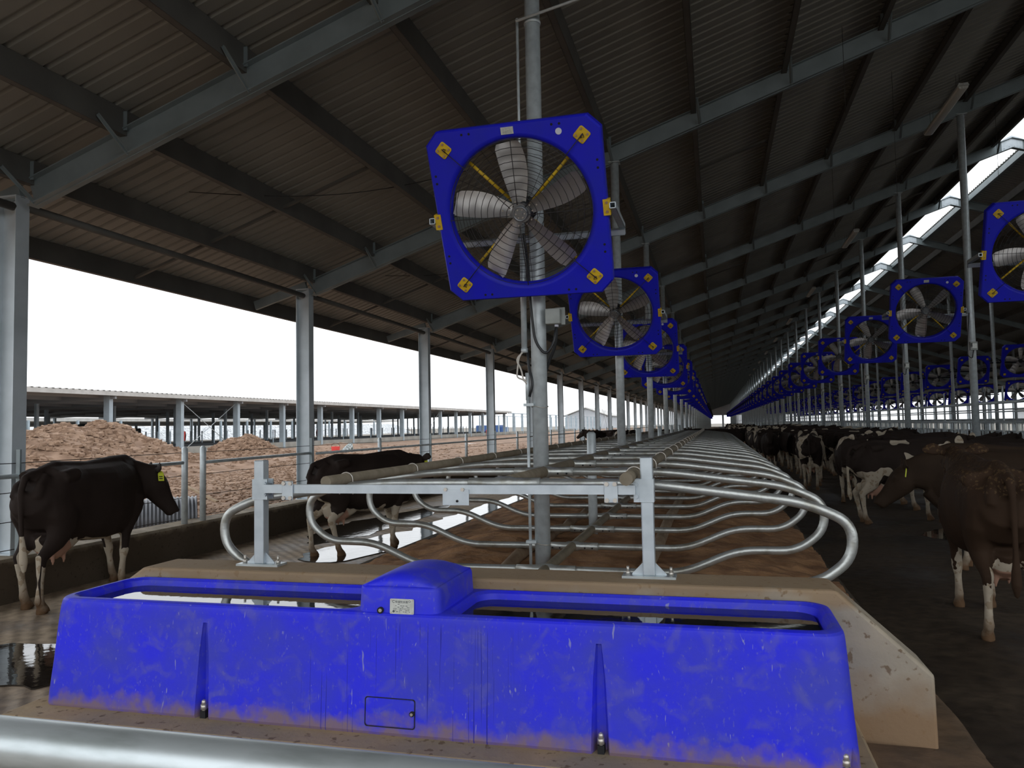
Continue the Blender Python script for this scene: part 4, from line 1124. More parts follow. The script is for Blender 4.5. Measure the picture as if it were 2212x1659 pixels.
# name plate, screws
b = MB(); pl = [[(x, y, z) for (x, z, _) in rrect(-0.066, 0.066, -0.038, 0.038, 0.006, 0, 3)] for y in (0.0, -0.003)]
b.loft(pl, smooth=False)
for k_ in range(6):
    rn_ = random.Random(k_); x_ = -0.046; z_ = 0.011 - 0.0075 * k_
    while x_ < 0.042:
        l_ = rn_.uniform(0.004, 0.012)
        if rn_.random() < (0.8 if k_ > 2 else 0.5): b.box((x_, -0.0036, z_ - 0.0013), (x_ + l_, -0.003, z_ + 0.0013), 1)
        x_ += l_ + rn_.uniform(0.001, 0.006)
b.tube([(-0.045 + 0.007 * math.cos(a), -0.0035, 0.024 + 0.006 * math.sin(a)) for a in [0.5 + 5 * k / 10 for k in range(11)]], 0.0012, 4, 1)
b.tube([(0.042 + 0.005 * math.cos(a), -0.0035, 0.026 + 0.005 * math.sin(a)) for a in [2 * PI * k / 10 for k in range(11)]], 0.0009, 4, 1)
b.cyl((-0.045, -0.0042, -0.025), (-0.045, -0.003, -0.025), 0.006, 10, 1)
NP = b.build('name_plate', [M['plate'], M['plate_ink']], tro, (-1.583, TY0 + 0.010, 0.785), (R(-4), 0, 0)); NP['label'] = 'small silver name plate with dense illegible print'
fc = bpy.data.curves.new('header', 'FONT'); fc.body = '恒温饮水器'; fc.size = 0.0135; fc.align_x = 'CENTER'; fc.extrude = 0.0004; fc.space_character = 1.1
fo = bpy.data.objects.new('header', fc); COL.objects.link(fo)
fm = bpy.data.meshes.new_from_object(fo.evaluated_get(bpy.context.evaluated_depsgraph_get())); bpy.data.objects.remove(fo)
fm.materials.clear(); fm.materials.append(M['plate_ink'])
if len(fm.vertices): obj('plate_heading', fm, NP, (-0.002, -0.0036, 0.018), (PI / 2, 0, 0))
for x in (-0.058, 0.058):
    for z in (-0.031, 0.031): MB().cyl((x, -0.006, z), (x, -0.002, z), 0.004, 8).build('screw', M['bolt'], NP)
MB().cyl((-1.702, TY0 - 0.001, 0.762), (-1.702, TY0 + 0.03, 0.762), 0.016, 16).build('screw_recess', M['dark_hole'], tro)
MB().cyl((-1.700, TY0 - 0.004, 0.763), (-1.700, TY0 + 0.02, 0.763), 0.009, 12).build('screw', M['bolt'], tro)
# access hatch low on the front
b = MB(); fr = []
y0h = TY0 - 0.035
hz0, hz1, hx0, hx1 = 0.19, 0.335, -1.775, -1.50
def hp(ins, dy, r=0.014): return [(x, TY0 - 0.04 + (z - 0.165) * 0.072 + dy, z) for (x, z, _) in rrect(hx0 + ins, hx1 - ins, hz0 + ins, hz1 - ins, r, 0, 4)]
b.loft([hp(0, 0.004), hp(0, -0.0025), hp(0.004, -0.0025), hp(0.004, 0.002)], cap0=False, cap1=False, smooth=False)
b.build('hatch_seam', M['dark_hole'], tro)
b = MB(); b.loft([hp(0.006, 0.012), hp(0.006, -0.003), hp(0.010, -0.006)], smooth=False); H = b.build('hatch', M['trough'], tro)
b = MB(); b.cyl((hx1 - 0.014, TY0 - 0.048, 0.268), (hx1 - 0.014, TY0 - 0.02, 0.268), 0.013, 12, 0); b.cyl((hx1 - 0.014, TY0 - 0.053, 0.268), (hx1 - 0.014, TY0 - 0.048, 0.268), 0.008, 6, 1)
b.build('hatch_screw', [M['dark_hole'], M['bolt']], H)
# anchor bolts in the flutes and at the right end
for x, y in ((-2.733, 3.700), (-0.568, 3.700), (0.505, 3.690)):
    b = MB(); b.cyl((x, y, 0.15), (x, y, 0.225), 0.010, 8); b.cyl((x, y, 0.195), (x, y, 0.222), 0.018, 6); b.tube([(x, y, 0.222), (x, y, 0.240), (x, y, 0.248)], [0.014, 0.012, 0.004], 10)
    b.build('anchor_bolt', M['bolt'], tro)
    MB().box((x - 0.016, y - 0.012, 0.150), (x + 0.016, y + 0.03, 0.19)).build('bolt_slot', M['dark_hole'], tro)
# water
for x0, x1, lab in ((TX0 + 0.08, HX0 - 0.02, 'water in the left basin mirroring the white sky'), (HX1 + 0.02, TX1 - 0.08, 'dark water in the right basin of the blue trough')):
    b = MB(); b.loft([rrect(x0, x1, TY0 + 0.07, TY1 - 0.07, 0.10, z, 6) for z in (0.60, 0.706)], smooth=False)
    tag(b.build('water', M['water']), lab, 'water')

# foreground rail
b = MB(); b.tube([(-3.2, 1.69, 0.875), (-1.9, 1.70, 0.873), (-0.7, 1.71, 0.868), (1.2, 1.72, 0.862)], 0.068, 28)
tag(b.build('foreground_rail', M['galv_fore']), 'thick galvanised pipe rail crossing the bottom left corner, closest to the camera', 'rail')

# brown silt swept against the bed kerb and end wall
def siltz(x, y): return 0.006 + 0.05 * max(0, 1 - (x - 0.66) / 0.62) ** 1.3 * (1 + 0.5 * noise.noise(Vector((x * 5, y * 3, 1))))
b = MB(); vs = []; rows = 260
for j in range(rows + 1):
    y = 3.0 + (YB - 3.0) * (j / rows) ** 1.6
    xl = 0.66 if y < 4.42 else 1.0
    xr = 1.27 + 0.05 * noise.noise(Vector((0, y * 1.3, 3))) - (0.0 if y < 7 else 0.08)
    for i in range(9):
        x = xl + (xr - xl) * i / 8; vs.append((x, y, siltz(x, y) if i < 8 else -0.002))
b.add(vs, [(j * 9 + i, j * 9 + i + 1, (j + 1) * 9 + i + 1, (j + 1) * 9 + i) for j in range(rows) for i in range(8)], 0, True)
tag(b.build('floor_silt', M['silt']), 'brown silt drifted along the right foot of the stall row', 'silt', kind='stuff')

# puddles
def puddle(name, pts, lab, z=0.012, seed=1, n=64):
    c = Vector((sum(p[0] for p in pts) / len(pts), sum(p[1] for p in pts) / len(pts), 0))
    N = len(pts); out = []
    for i in range(N):
        p0, p1, p2, p3 = (Vector((*pts[(i + k) % N], 0)) for k in (-1, 0, 1, 2))
        for k in range(8):
            t = k / 8
            q = 0.5 * ((2 * p1) + (-p0 + p2) * t + (2 * p0 - 5 * p1 + 4 * p2 - p3) * t * t + (-p0 + 3 * p1 - 3 * p2 + p3) * t ** 3)
            q += Vector((noise.noise(q * 3.1 + Vector((seed, 0, 0))), noise.noise(q * 3.1 + Vector((0, seed, 4))), 0)) * 0.16
            q += Vector((noise.noise(q * 11 + Vector((seed, 0, 7))), noise.noise(q * 11 + Vector((0, seed, 9))), 0)) * 0.06
            out.append((q.x, q.y))
    b = MB(); b.prism(out, 'z', z - 0.01, z)
    o = b.build('puddle', M['puddle']); tag(o, lab, 'puddle'); return o
puddle('p', [(-5.45, 9.6), (-4.75, 9.0), (-4.1, 11.0), (-3.95, 14.5), (-3.9, 18.5), (-4.4, 21), (-4.7, 18), (-4.9, 14.5), (-5.0, 12.0)], 'long bright puddle in the left alley mirroring the sky behind the second cow')
puddle('p', [(-6.3, 4.9), (-5.4, 5.1), (-4.6, 5.25), (-4.25, 4.75), (-4.55, 4.3), (-5.3, 4.2), (-6.2, 4.35)], 'small puddle at the left edge of the photo beside the trough', seed=5)
puddle('p', [(-6.5, 12.4), (-5.9, 10.4), (-5.5, 11.0), (-5.35, 13.0), (-5.6, 16.0), (-6.0, 15.0)], 'shallow rippled puddle along the left alley between cow and kerb', seed=9, z=0.006)
puddle('p', [(2.9, 12.2), (3.7, 12.0), (4.0, 12.8), (3.2, 13.1)], 'dark wet patch on the right alley floor under the herd', seed=12, z=0.005)

# ------------------------------------------------------------------ cows
def ell_ring(c, u, v, a, b_, n=20, e=2.2):
    out = []
    for k in range(n):
        t = 2 * PI * k / n; ct, st = math.cos(t), math.sin(t)
        out.append(c + u * (a * math.copysign(abs(ct) ** (2 / e), ct)) + v * (b_ * math.copysign(abs(st) ** (2 / e), st)))
    return out
def loft_path(b, secs, n=20, e=2.2, side=Vector((1, 0, 0))):
    """secs: (point, half width across side, half height)"""
    rings = []
    for i, (p, a, h) in enumerate(secs):
        p = Vector(p); q0 = Vector(secs[max(i - 1, 0)][0]); q1 = Vector(secs[min(i + 1, len(secs) - 1)][0])
        t = (q1 - q0).normalized(); u = (side - t * side.dot(t)).normalized(); v = u.cross(t)
        rings.append(ell_ring(p, u, v, a, h, n, e))
    b.loft(rings)
def make_cow_mesh(name, head=(0.0, 0.0), hind=(0, 0), front=(0, 0), wide=1.0, yaw=0.0, tail=0.0, tailside=0.0, face=47):
    """head: (dz, dy) offset of the poll; yaw turns neck and head; hind/front: fore-aft foot offsets (left, right)"""
    b = MB()
    body = [(-0.86, 1.20, .10, .12), (-0.80, 1.13, .21, .23), (-0.70, 1.09, .265, .31), (-0.52, 1.065, .285 * wide, .345), (-0.30, 1.02, .285 * wide, .375), (-0.05, 0.985, .325 * wide, .405), (0.18, 0.975, .325 * wide, .42),
            (0.40, 0.99, .285 * wide, .42), (0.56, 1.02, .255, .40), (0.70, 1.05, .215, .35), (0.82, 1.09, .16, .27), (0.90, 1.12, .10, .18)]
    loft_path(b, [((0, y, z), a, h) for y, z, a, h in body], 24, 2.3)
    # hook bones, pin bones, ridge of the back, brisket
    for s in (-1, 1):
        loft_path(b, [((s * .16, -.38, 1.30), .05, .05), ((s * .225, -.50, 1.315), .075, .065), ((s * .20, -.64, 1.28), .07, .07)], 10)
        loft_path(b, [((s * .07, -.70, 1.28), .06, .07), ((s * .115, -.84, 1.20), .05, .06), ((s * .12, -.86, 1.10), .05, .07)], 10)
    loft_path(b, [((0, -.85, 1.30), .05, .05), ((0, -.5, 1.395), .07, .05), ((0, 0, 1.37), .07, .05), ((0, .45, 1.39), .08, .07), ((0, .68, 1.38), .07, .09), ((0, .85, 1.33), .05, .08)], 12)
    loft_path(b, [((0, .45, .66), .12, .10), ((0, .75, .74), .13, .12), ((0, .93, .92), .10, .11)], 12)
    # neck and head
    cy, sy = math.cos(yaw), math.sin(yaw)
    def T(x, y, z):  # turn about the base of the neck
        y0 = 0.72; k = min(1, max(0, (y - y0) / 0.25)); a = yaw * k
        dx, dy = x, y - y0
        return (dx * math.cos(a) + dy * math.sin(a), y0 - dx * math.sin(a) + dy * math.cos(a), z)
    hz, hy = head
    side = Vector((math.cos(yaw), -math.sin(yaw), 0))
    poll = (0, 1.20 + hy, 1.44 + hz)
    loft_path(b, [(T(0, .60, 1.12), .19, .33), (T(0, .82, 1.18 + hz * .25), .15, .275), (T(0, 1.00 + hy * .6, 1.27 + hz * .6), .12, .215), (T(0, 1.12 + hy, 1.35 + hz), .105, .165), (T(0, 1.22 + hy, 1.37 + hz), .095, .13)], 16, 2.2, side)
    def HP(f, off, w=0):  # f metres down the face, off metres out of the forehead plane
        a = R(face) + (-hz) * 0.5
        f *= 1.06
        return T(w, 1.20 + hy + f * math.cos(a) + off * math.sin(a), 1.44 + hz - f * math.sin(a) + off * math.cos(a))
    loft_path(b, [(HP(-0.05, -.08), .085, .075), (HP(0.03, -.10), .112, .125), (HP(0.13, -.115), .120, .150), (HP(0.21, -.115), .104, .145), (HP(0.30, -.105), .080, .120), (HP(0.39, -.088), .070, .092), (HP(0.455, -.078), .078, .086), (HP(0.50, -.074), .078, .078), (HP(0.525, -.070), .055, .052)], 18, 2.3, side)
    loft_path(b, [(HP(0.06, -.21), .045, .05), (HP(0.16, -.235), .060, .045), (HP(0.30, -.19), .048, .038), (HP(0.42, -.145), .050, .032), (HP(0.485, -.125), .045, .026)], 12, 2.2, side)
    for s in (-1, 1):
        # brow, cheek, nostril rim, ear
        loft_path(b, [(HP(0.10, -.03, s * .085), .03, .03), (HP(0.15, -.03, s * .10), .034, .034), (HP(0.19, -.04, s * .088), .02, .02)], 8)
        loft_path(b, [(HP(0.49, -.015, s * .035), .02, .018), (HP(0.53, -.02, s * .04), .022, .018)], 8)
        ear = [(.085, .03, .026, .024), (.13, .04, .055, .022), (.19, .05, .075, .020), (.25, .05, .062, .018), (.305, .045, .022, .013)]
        rings = []
        for w, up, a, h in ear:
            c = Vector(HP(0.03 - up * 0.6, -.05, s * w)) + Vector((0, 0, up))
            rings.append(ell_ring(c, Vector((0, 0.35, 1)).normalized(), Vector((0, 1, -0.35)).normalized(), a, h, 10))
        b.loft(rings)
    # legs
    for s, o in ((-1, hind[0]), (1, hind[1])):
        lift = max(0, abs(o) - .16) * .10
        hk = (s * .155, -.78 + o * .55, .52); fo = (s * .15, -.72 + o, .13 + lift)
        loft_path(b, [((s * .15, -.62, 1.10), .13, .22), ((s * .17, -.60, .92), .125, .215), ((s * .17, -.58 + o * .2, .78), .105, .165), ((s * .165, -.63 + o * .35, .66), .075, .105), ((s * .16, -.715 + o * .48, .58), .05, .068), (hk, .045, .062), ((s * .155, -.765 + o * .65, .44), .036, .050), ((s * .152, -.745 + o * .8, .30), .029, .036), ((s * .15, -.725 + o * .95, .18), .034, .038), (fo, .042, .045), ((s * .15, -.695 + o, .085), .036, .045), ((s * .15, -.675 + o, .045), .048, .062), ((s * .15, -.665 + o, .0), .056, .078)], 14)
    for s, o in ((-1, front[0]), (1, front[1])):
        loft_path(b, [((s * .17, .56, 1.02), .10, .20), ((s * .18, .55, .85), .10, .155), ((s * .165, .53 + o * .12, .72), .075, .10), ((s * .15, .52 + o * .3, .58), .052, .062), ((s * .145, .53 + o * .5, .46), .047, .05), ((s * .142, .535 + o * .58, .40), .050, .052), ((s * .14, .53 + o * .7, .30), .031, .034), ((s * .138, .53 + o * .85, .18), .034, .036), ((s * .136, .535 + o * .93, .12), .042, .043), ((s * .135, .55 + o, .08), .036, .042), ((s * .135, .565 + o, .045), .048, .058), ((s * .135, .575 + o, 0), .056, .074)], 14)
    # udder and teats
    loft_path(b, [((0, -.66, .72), .08, .08), ((0, -.60, .62), .11, .11), ((0, -.50, .575), .12, .125), ((0, -.36, .60), .10, .10), ((0, -.2, .64), .08, .07)], 16)
    for s in (-1, 1):
        for y in (-.58, -.42): b.tube([(s * .06, y, .50), (s * .065, y, .44), (s * .065, y, .405)], [.024, .018, .012], 8)
    # tail
    ts = tailside
    loft_path(b, [((0, -.80, 1.33), .04, .04), ((0, -.90, 1.30), .036, .036), ((ts * .2, -.955, 1.18), .030, .030), ((ts * .5, -.965, .95), .024, .024), ((ts * .8, -.96 - tail, .75), .022, .022), ((ts, -.95 - tail, .62), .034, .034), ((ts, -.94 - tail, .50), .040, .040), ((ts, -.93 - tail, .40), .018, .018)], 10)
    o = b.build(name, M['hoof'])
    rm_ = o.modifiers.new('r', 'REMESH'); rm_.mode = 'VOXEL'; rm_.voxel_size = 0.016; rm_.adaptivity = 0.0; rm_.use_smooth_shade = True
    sm_ = o.modifiers.new('s', 'SMOOTH'); sm_.factor = 0.5; sm_.iterations = 4
    dg = bpy.context.evaluated_depsgraph_get()
    me = bpy.data.meshes.new_from_object(o.evaluated_get(dg)); me.name = name
    bpy.data.objects.remove(o)
    for p in me.polygons: p.use_smooth = True
    return me, (HP(0.02, -.03, -0.17), HP(0.02, -.03, 0.17))
POSE = {
    'walk': make_cow_mesh('cow_walk', head=(-0.17, -0.12), hind=(0.02, -0.16), front=(0.16, -0.10), yaw=0.80, face=60, tailside=0.03),
    'walk2': make_cow_mesh('cow_walk2', head=(-0.12, -0.08), hind=(-0.10, 0.14), front=(0.14, -0.12), yaw=0.0),
    'stand': make_cow_mesh('cow_stand', head=(0.02, 0.0), hind=(0.03, -0.04), front=(0.0, 0.05)),
    'low': make_cow_mesh('cow_low', head=(-0.24, 0.02), hind=(0.02, 0.06), front=(0.06, -0.02)),
    'look': make_cow_mesh('cow_look', head=(-0.02, 0.02), hind=(-0.06, 0.05), front=(0.02, -0.04), yaw=-0.75),
}
COAT = {
    'black': coat_mat('coat_black', 3.0, 0.90, 0.42),
    'black2': coat_mat('coat_black_white_hind', 8.0, 0.78, 0.62, tailwhite=0.9),
    'brown': coat_mat('coat_dark_brown_straw', 5.0, 0.90, 0.40, black=(0.026, 0.015, 0.009), belly=0.60, tailwhite=0.0, straw=True, inside=False, legnoise=0.25),
    'brownp': coat_mat('coat_dark_brown', 5.0, 0.90, 0.46, black=(0.022, 0.014, 0.009), belly=0.60, tailwhite=0.0),
    'patch': coat_mat('coat_patched', 21.0, 0.53, 0.66),
    'patch2': coat_mat('coat_patched_pale', 34.0, 0.50, 0.60),
    'patch3': coat_mat('coat_patched_dark', 47.0, 0.56, 0.56),
}
EYE = MB().tube([(0, 0, -.014), (0, 0, -.008), (0, 0, .008), (0, 0, .014)], [.008, .018, .018, .008], 12).mesh('eye', M['rubber'])
CM = {}
def cow(pose, coat, x, y, yaw, lab, group=None, tags=0, z=0.0, sc=1.0):
    sc *= 0.945
    key = (pose, coat)
    if key not in CM:
        me = POSE[pose][0].copy(); me.materials.clear(); me.materials.append(COAT[coat]); me.name = 'cow_%s_%s' % key; CM[key] = me
    o = obj('cow', CM[key], None, (x, y, z), (0, 0, R(yaw))); o.scale = (sc, sc, sc)
    tag(o, lab, 'cow', group)
    if tags:
        for i, s in enumerate((-1, 1)):
            if not (tags >> i) & 1: continue
            p = POSE[pose][1][i]
            b = MB(); b.box((-0.034, -0.004, -0.085), (0.034, 0.004, 0.0), 0); b.prism([(-0.034, 0.0), (0.034, 0.0), (0.012, 0.032), (-0.012, 0.032)], 'y', -0.004, 0.004, 0)
            b.box((-0.022, -0.0055, -0.040), (0.022, -0.004, -0.028), 1); b.box((-0.022, -0.0055, -0.064), (0.022, -0.004, -0.052), 1)
            b.build('ear_tag', [M['tag'], M['tag_ink']], o, (p[0] + s * 0.02, p[1] - 0.03, p[2] - 0.01), (R(8), 0, 0))
    return o
# left alley
cow('walk', 'black', -6.52, 6.84, 9, 'black cow walking away along the left kerb, white lower legs', tags=2, sc=1.05)
cow('walk2', 'black2', -4.80, 10.0, -26, 'black cow with white hind legs walking off behind the left end of the dividers', tags=2)
# right alley, nearest cows
cow('stand', 'brown', 2.16, 7.30, -5, 'dark brown cow seen from behind at the right edge, white stripes down its hind legs', tags=0, sc=1.0)
cow('low', 'brownp', 3.25, 9.75, 82, 'dark cow turned left, its lowered head showing beside the nearest right cow', tags=3, sc=1.02)
cow('stand', 'patch', 2.95, 14.0, -72, 'black and white cow turned right, white patch on its haunch, behind the lowered head')
cow('stand', 'patch2', 2.35, 20.9, -10, 'patched cow seen from behind, white stripe down its rear, mid alley')
cow('stand', 'black', 1.75, 27.0, 176, 'black cow facing the camera with pale front legs, mid alley', tags=0)
cow('stand', 'patch3', 1.7, 30.2, 4, 'patched cow with a white haunch left of the black cow facing the camera')
cow('look', 'patch3', 2.75, 17.6, 165, 'cow facing the camera with its head turned, behind the nearer patched cow')
cow('stand', 'patch', 3.5, 20.2, 184, 'cow facing the camera with a white blaze near the feed fence')
rc_ = random.Random(42)
y = 11.0
while y < 66:
    if not (12.9 < y < 15.1 or 18.3 < y < 22.0):
        cow(rc_.choice(['stand', 'low', 'stand']), rc_.choice(['black', 'black2', 'patch', 'patch3', 'brownp', 'black']), 4.18 + rc_.uniform(-.12, .1), y, -90 + rc_.uniform(-5, 5), 'cow standing in the tight row with its head at the feed fence', 'cows lined up at the feed fence', sc=rc_.uniform(0.96, 1.03))
    y += rc_.uniform(0.92, 1.12)
for x0, y0 in ((1.75, 33.0), (2.62, 23.6)):
    y = y0
    while y < 112:
        cow(rc_.choice(['stand', 'look', 'low', 'stand']), rc_.choice(['black', 'black2', 'patch', 'patch2', 'patch3']), x0 + rc_.uniform(-.1, .1), y, rc_.choice([0, 180]) + rc_.uniform(-10, 10), 'cow of the dense herd filling the right alley further back', 'herd in the right alley', sc=rc_.uniform(0.96, 1.03))
        y += rc_.uniform(2.5, 3.3)
# crossing behind the stall row
for i, (x, y, a) in enumerate(((-5.5, 37.4, 175), (-4.6, 38.0, 186), (-3.8, 37.4, 174), (-2.4, 41, 92), (-1.9, 39.5, 88), (-0.4, 42.2, 95), (0.6, 39.4, 88), (-4.9, 43.5, 95), (-5.9, 41.8, 88))):
    cow(['stand', 'look', 'low', 'walk'][i % 4], ['black', 'patch3', 'black2'][i % 3], x, y, a, 'distant cow crossing behind the far end of the stall row', 'cows behind the stall row')

# ------------------------------------------------------------------ neighbouring barn and distance
LX = -33.0
def slab(b, x0, z0, x1, z1, y0, y1, t=0.12): b.prism([(x0, z0), (x1, z1), (x1, z1 - t), (x0, z0 - t)], 'y', y0, y1)
t = thing('neighbour_barn', 'long open sided barn across the clay yard on the left', 'barn', (0, 0, 0))
BY0, BY1 = -30.0, 123.0
b = MB(); slab(b, LX + 0.6, 4.05, -56, 3.45, BY0, BY1, 0.05); b.build('roof', M['barn_white'], t)
b = MB(); b.box((LX + 0.55, BY0, 3.80), (LX + 0.62, BY1, 4.06))
for k in range(364): b.box((LX + 0.5, BY0 + 0.42 * k, 4.03), (LX + 0.62, BY0 + 0.42 * k + 0.16, 4.085))
b.build('fascia', M['barn_white'], t)
for i in range(9):
    x = LX - 0.6 - 2.6 * i; z = 4.0 - 0.6 * (LX + 0.6 - x) / 23.6
    MB().box((x - 0.04, BY0, z - 0.27), (x + 0.04, BY1, z - 0.04)).build('purlin', M['barn_under'], t)
rafm = MB().bar((LX + 0.5, 0, 3.78), (-56, 0, 3.20), 0.12, 0.30)
rafm = rafm.mesh('rafter', M['barn_under'])
c1 = MB().box((-0.19, -0.14, 0.1), (0.19, 0.14, 3.80)).mesh('column', M['barn_steel'])
c2 = MB().box((-0.09, -0.09, 0.1), (0.09, 0.09, 3.6)).mesh('inner_column', M['barn_steel'])
stub = MB().cyl((0, 0, 0.1), (0, 0, 1.75), 0.05, 8).mesh('stall_post', M['barn_steel'])
for n in range(-7, 19):
    y = 12.1 + 6.02 * n
    obj('column', c1, t, (LX, y, 0)); obj('rafter', rafm, t, (0, y, 0))
    for x in (-38.5, -44.0, -50.0, -55.5): obj('inner_column', c2, t, (x, y + 0.5, 0))
    for k in range(5): obj('stall_post', stub, t, (-34.2 - 1.9 * k, y + 0.6 + 1.15 * k, 0))
    if n in (5, 12):
        MB().cyl((LX, y, 0.3), (LX, y + 6, 3.7), 0.02, 6).cyl((LX, y + 6, 0.3), (LX, y, 3.7), 0.02, 6).build('cross_bracing', M['galv'], t)
b = MB(); b.box((LX - 0.15, 40, 0.0), (LX + 0.15, BY1 + 60, 0.75)); b.build('low_wall', M['barn_wall'], t)
b = MB(); b.box((-40, BY0, 0.0), (-36, BY1, 0.85)); b.build('shade_block', M['darkshade'], t)  # low dark block added for the shade inside the neighbouring barn
# unfinished frame beyond it: columns and tie beam only
t = thing('unfinished_barn_frame', 'bare steel frame continuing beyond the neighbouring barn roof', 'frame', (0, 0, 0))
MB().box((LX - 0.05, BY1, 3.72), (LX + 0.05, 232, 3.86)).build('tie_beam', M['barn_steel'], t)
MB().box((-39.05, BY1, 3.5), (-38.95, 232, 3.62)).build('tie_beam', M['barn_steel'], t)
for n in range(19, 37):
    y = 12.1 + 6.02 * n; obj('column', c1, t, (LX, y, 0)); obj('inner_column', c2, t, (-39, y, 0))
# second, lower barn line and stone bank further left
t = thing('far_barn', 'second open barn seen through the neighbouring barn', 'barn', (0, 0, 0))
b = MB(); slab(b, -64, 3.35, -90, 3.1, 10, 150, 0.35); b.build('roof', M['barn_white'], t)
c3 = MB().box((-0.12, -0.12, 0), (0.12, 0.12, 3.1)).mesh('column', M['barn_steel'])
for n in range(22): obj('column', c3, t, (-64, 12 + 6 * n, 0)); obj('column', c3, t, (-74, 14 + 6 * n, 0))
b = MB(); rn = random.Random(8)
vs = []; NN = 80
for i in range(NN + 1):
    y = 20 + 220 * i / NN
    vs += [(-98 + rn.uniform(-1, 1), y, 0), (-101, y, 1.2 + rn.uniform(0, .8)), (-104, y, 2.9 + rn.uniform(-.25, .3)), (-112, y, 2.6)]
b.add(vs, [(4 * i + k, 4 * i + k + 1, 4 * i + 5 + k, 4 * i + 4 + k) for i in range(NN) for k in range(3)]); tag(b.build('stone_bank', M['stone']), 'pale rubble bank far behind the neighbouring barn', 'bank')
b = MB(); b.box((-99, 38, 0.8), (-98.8, 66, 2.6)); tag(b.build('green_netting', M['green']), 'strip of green netting far behind the neighbouring barn at the left', 'netting')
# tank truck behind the mound
t = thing('tank_truck', 'dark tank truck parked inside the neighbouring barn above the big mound', 'truck', (-50.0, 54.0, 0), (0, 0, R(6)))
b = MB(); b.tube([(0, -2.5, 1.75), (0, -2.4, 1.75), (0, 2.0, 1.75), (0, 2.1, 1.75)], [0.5, 0.75, 0.75, 0.5], 24); b.build('tank', M['tank'], t)
b = MB(); b.box((-0.9, 2.7, 0.7), (0.9, 4.2, 2.1)); b.prism([(4.2, 0.7), (5.0, 0.7), (5.0, 1.35), (4.2, 1.5)], 'x', -0.9, 0.9); o = b.build('cab', M['tank'], t); bv = o.modifiers.new('e', 'BEVEL'); bv.width = 0.12; bv.segments = 3
b = MB(); b.box((-0.92, 3.0, 1.4), (0.92, 3.8, 1.9)); b.build('cab_window', M['barn_pale'], t)
wm = MB().cyl((-0.2, 0, 0), (0.2, 0, 0), 0.5, 20).mesh('wheel', M['rubber'])
for yy in (-1.9, -0.8, 3.6):
    for s in (-1, 1): obj('wheel', wm, t, (s * 0.95, yy, 0.5))
b = MB(); b.box((-0.5, -2.5, 0.75), (0.5, 4.4, 1.02)); b.build('chassis', M['rubber'], t)
b = MB(); b.box((-47, 150, 0.3), (-42, 152.4, 1.9)); b.box((-42, 150.3, 0.3), (-40.8, 152.1, 1.5)); tag(b.build('blue_truck', M['blue_truck']), 'small distant blue truck body beyond the bare frame', 'truck')
# worker in red far away, bucket and sack by the low wall
def person(x, y, z, lab, cloth, rot=0.0):
    t = thing('person', lab, 'person', (x, y, z), (0, 0, rot))
    b = MB()
    for s in (-1, 1):
        loft_path(b, [((s * .10, 0, .92), .09, .10), ((s * .11, .02, .5), .065, .07), ((s * .11, 0, .1), .045, .05), ((s * .11, .03, 0), .05, .1)], 10)
        loft_path(b, [((s * .17, 0, 1.42), .06, .07), ((s * .23, .02, 1.15), .045, .05), ((s * .24, .10, .90), .035, .04), ((s * .24, .14, .80), .04, .03)], 8)
    loft_path(b, [((0, 0, .86), .17, .12), ((0, 0, 1.1), .15, .11), ((0, 0, 1.35), .20, .12), ((0, 0, 1.46), .12, .08), ((0, .01, 1.52), .055, .055), ((0, .02, 1.58), .075, .09), ((0, .02, 1.67), .085, .105), ((0, .02, 1.76), .05, .06)], 14)
    o = b.build('body', M['tank'], t)
    r = o.modifiers.new('r', 'REMESH'); r.mode = 'VOXEL'; r.voxel_size = 0.02
    b = MB(); loft_path(b, [((0, 0, .80), .19, .14), ((0, 0, 1.1), .175, .13), ((0, 0, 1.36), .225, .14), ((0, 0, 1.47), .12, .09)], 14); b.build('jacket', cloth, t)
person(-35.0, 45.0, 0.30, 'person in a red jacket standing at the neighbouring barn beyond the mounds', M['red'], 1.0)
person(-38.5, 70.0, 0.25, 'tiny distant person in red inside the neighbouring barn', M['red'], 0.4)
t = thing('red_bucket', 'red bucket beside the striped sack past the second column', 'bucket', (-19.0, 36.3, clay(-19, 36.3)))
b = MB(); b.tube([(0, 0, 0), (0, 0, 0.5)], [0.16, 0.23], 16); b.build('pail', M['red'], t)
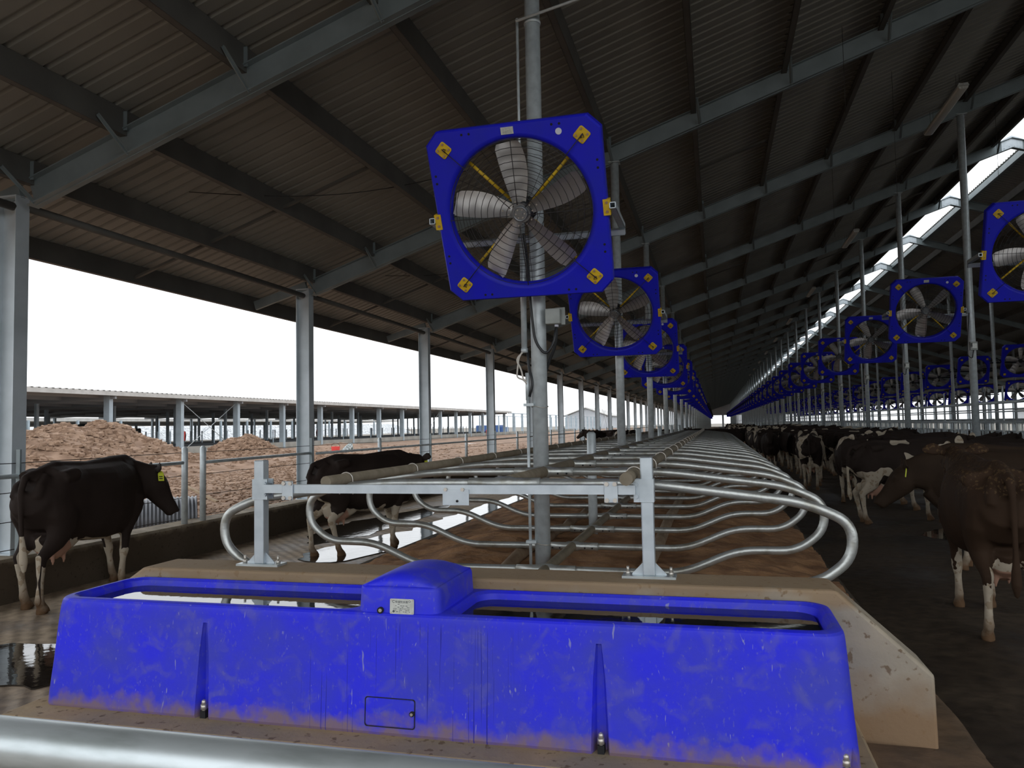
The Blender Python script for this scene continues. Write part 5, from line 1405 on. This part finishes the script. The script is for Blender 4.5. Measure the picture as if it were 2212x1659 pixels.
b = MB(); b.tube([(0.24 * math.cos(a), 0, 0.5 + 0.18 * math.sin(a)) for a in [PI * k / 10 for k in range(11)]], 0.01, 5); b.build('handle', M['wire'], t)
b = MB(); loft_path(b, [((0, 0, 0), .32, .22), ((.1, 0, .25), .30, .22), ((.25, 0, .5), .2, .18), ((.33, 0, .68), .07, .08)], 14); tag(b.build('striped_sack', M['trunk_cloth'], None, (-18.4, 36.2, clay(-18.4, 36.2) - 0.02)), 'striped sack slumped beside the red bucket on the clay', 'sack')
b = MB(); b.tube([(0, 0, 0), (0, 0, 0.9)], [0.3, 0.4], 14); tag(b.build('red_barrel', M['red'], None, (-30.5, 103, 0.3)), 'distant red barrel on the clay in front of the bare frame', 'barrel')
# far gable barns at the end of the yard
def gable(x0, x1, y0, y1, e, r, lab):
    t = thing('distant_barn', lab, 'barn', (0, 0, 0))
    xm = (x0 + x1) / 2
    MB().prism([(x0, 0), (x1, 0), (x1, e), (xm, r), (x0, e)], 'y', y0, y1).build('walls', M['barn_pale'], t)
    b = MB(); b.prism([(x0 - 1, e - 0.1), (xm, r + 0.1), (x1 + 1, e - 0.1), (x1 + 1, e + 0.2), (xm, r + 0.5), (x0 - 1, e + 0.2)], 'y', y0 - 1, y1 + 1); b.build('roof', M['barn_white'], t)
gable(-57, -41, 300, 340, 5.0, 8.0, 'pale gabled building at the far end of the clay yard')
gable(70, 130, 150, 210, 3.5, 5.2, 'pale low building beyond the far eave on the right')
# tree line at the right horizon: foliage nobody could count
b = MB(); rn = random.Random(4); vs = []
N = 260
for i in range(N + 1):
    x = 190 + rn.uniform(-6, 6); y = 20 + 420 * i / N
    h = 8.0 + 2.0 * noise.noise(Vector((i * 0.12, 0, 0))) + rn.uniform(-0.9, 1.2)
    vs += [(x, y, 0), (x + 2, y, h * 0.7), (x + 5, y + 0.4, h), (x + 12, y, h * 0.8), (x + 16, y, 0)]
b.add(vs, [(5 * i + k, 5 * i + k + 1, 5 * i + 6 + k, 5 * i + 5 + k) for i in range(N) for k in range(4)]); tag(b.build('tree_line', M['tree']), 'misty dark tree line on the far right horizon', 'trees', kind='stuff')
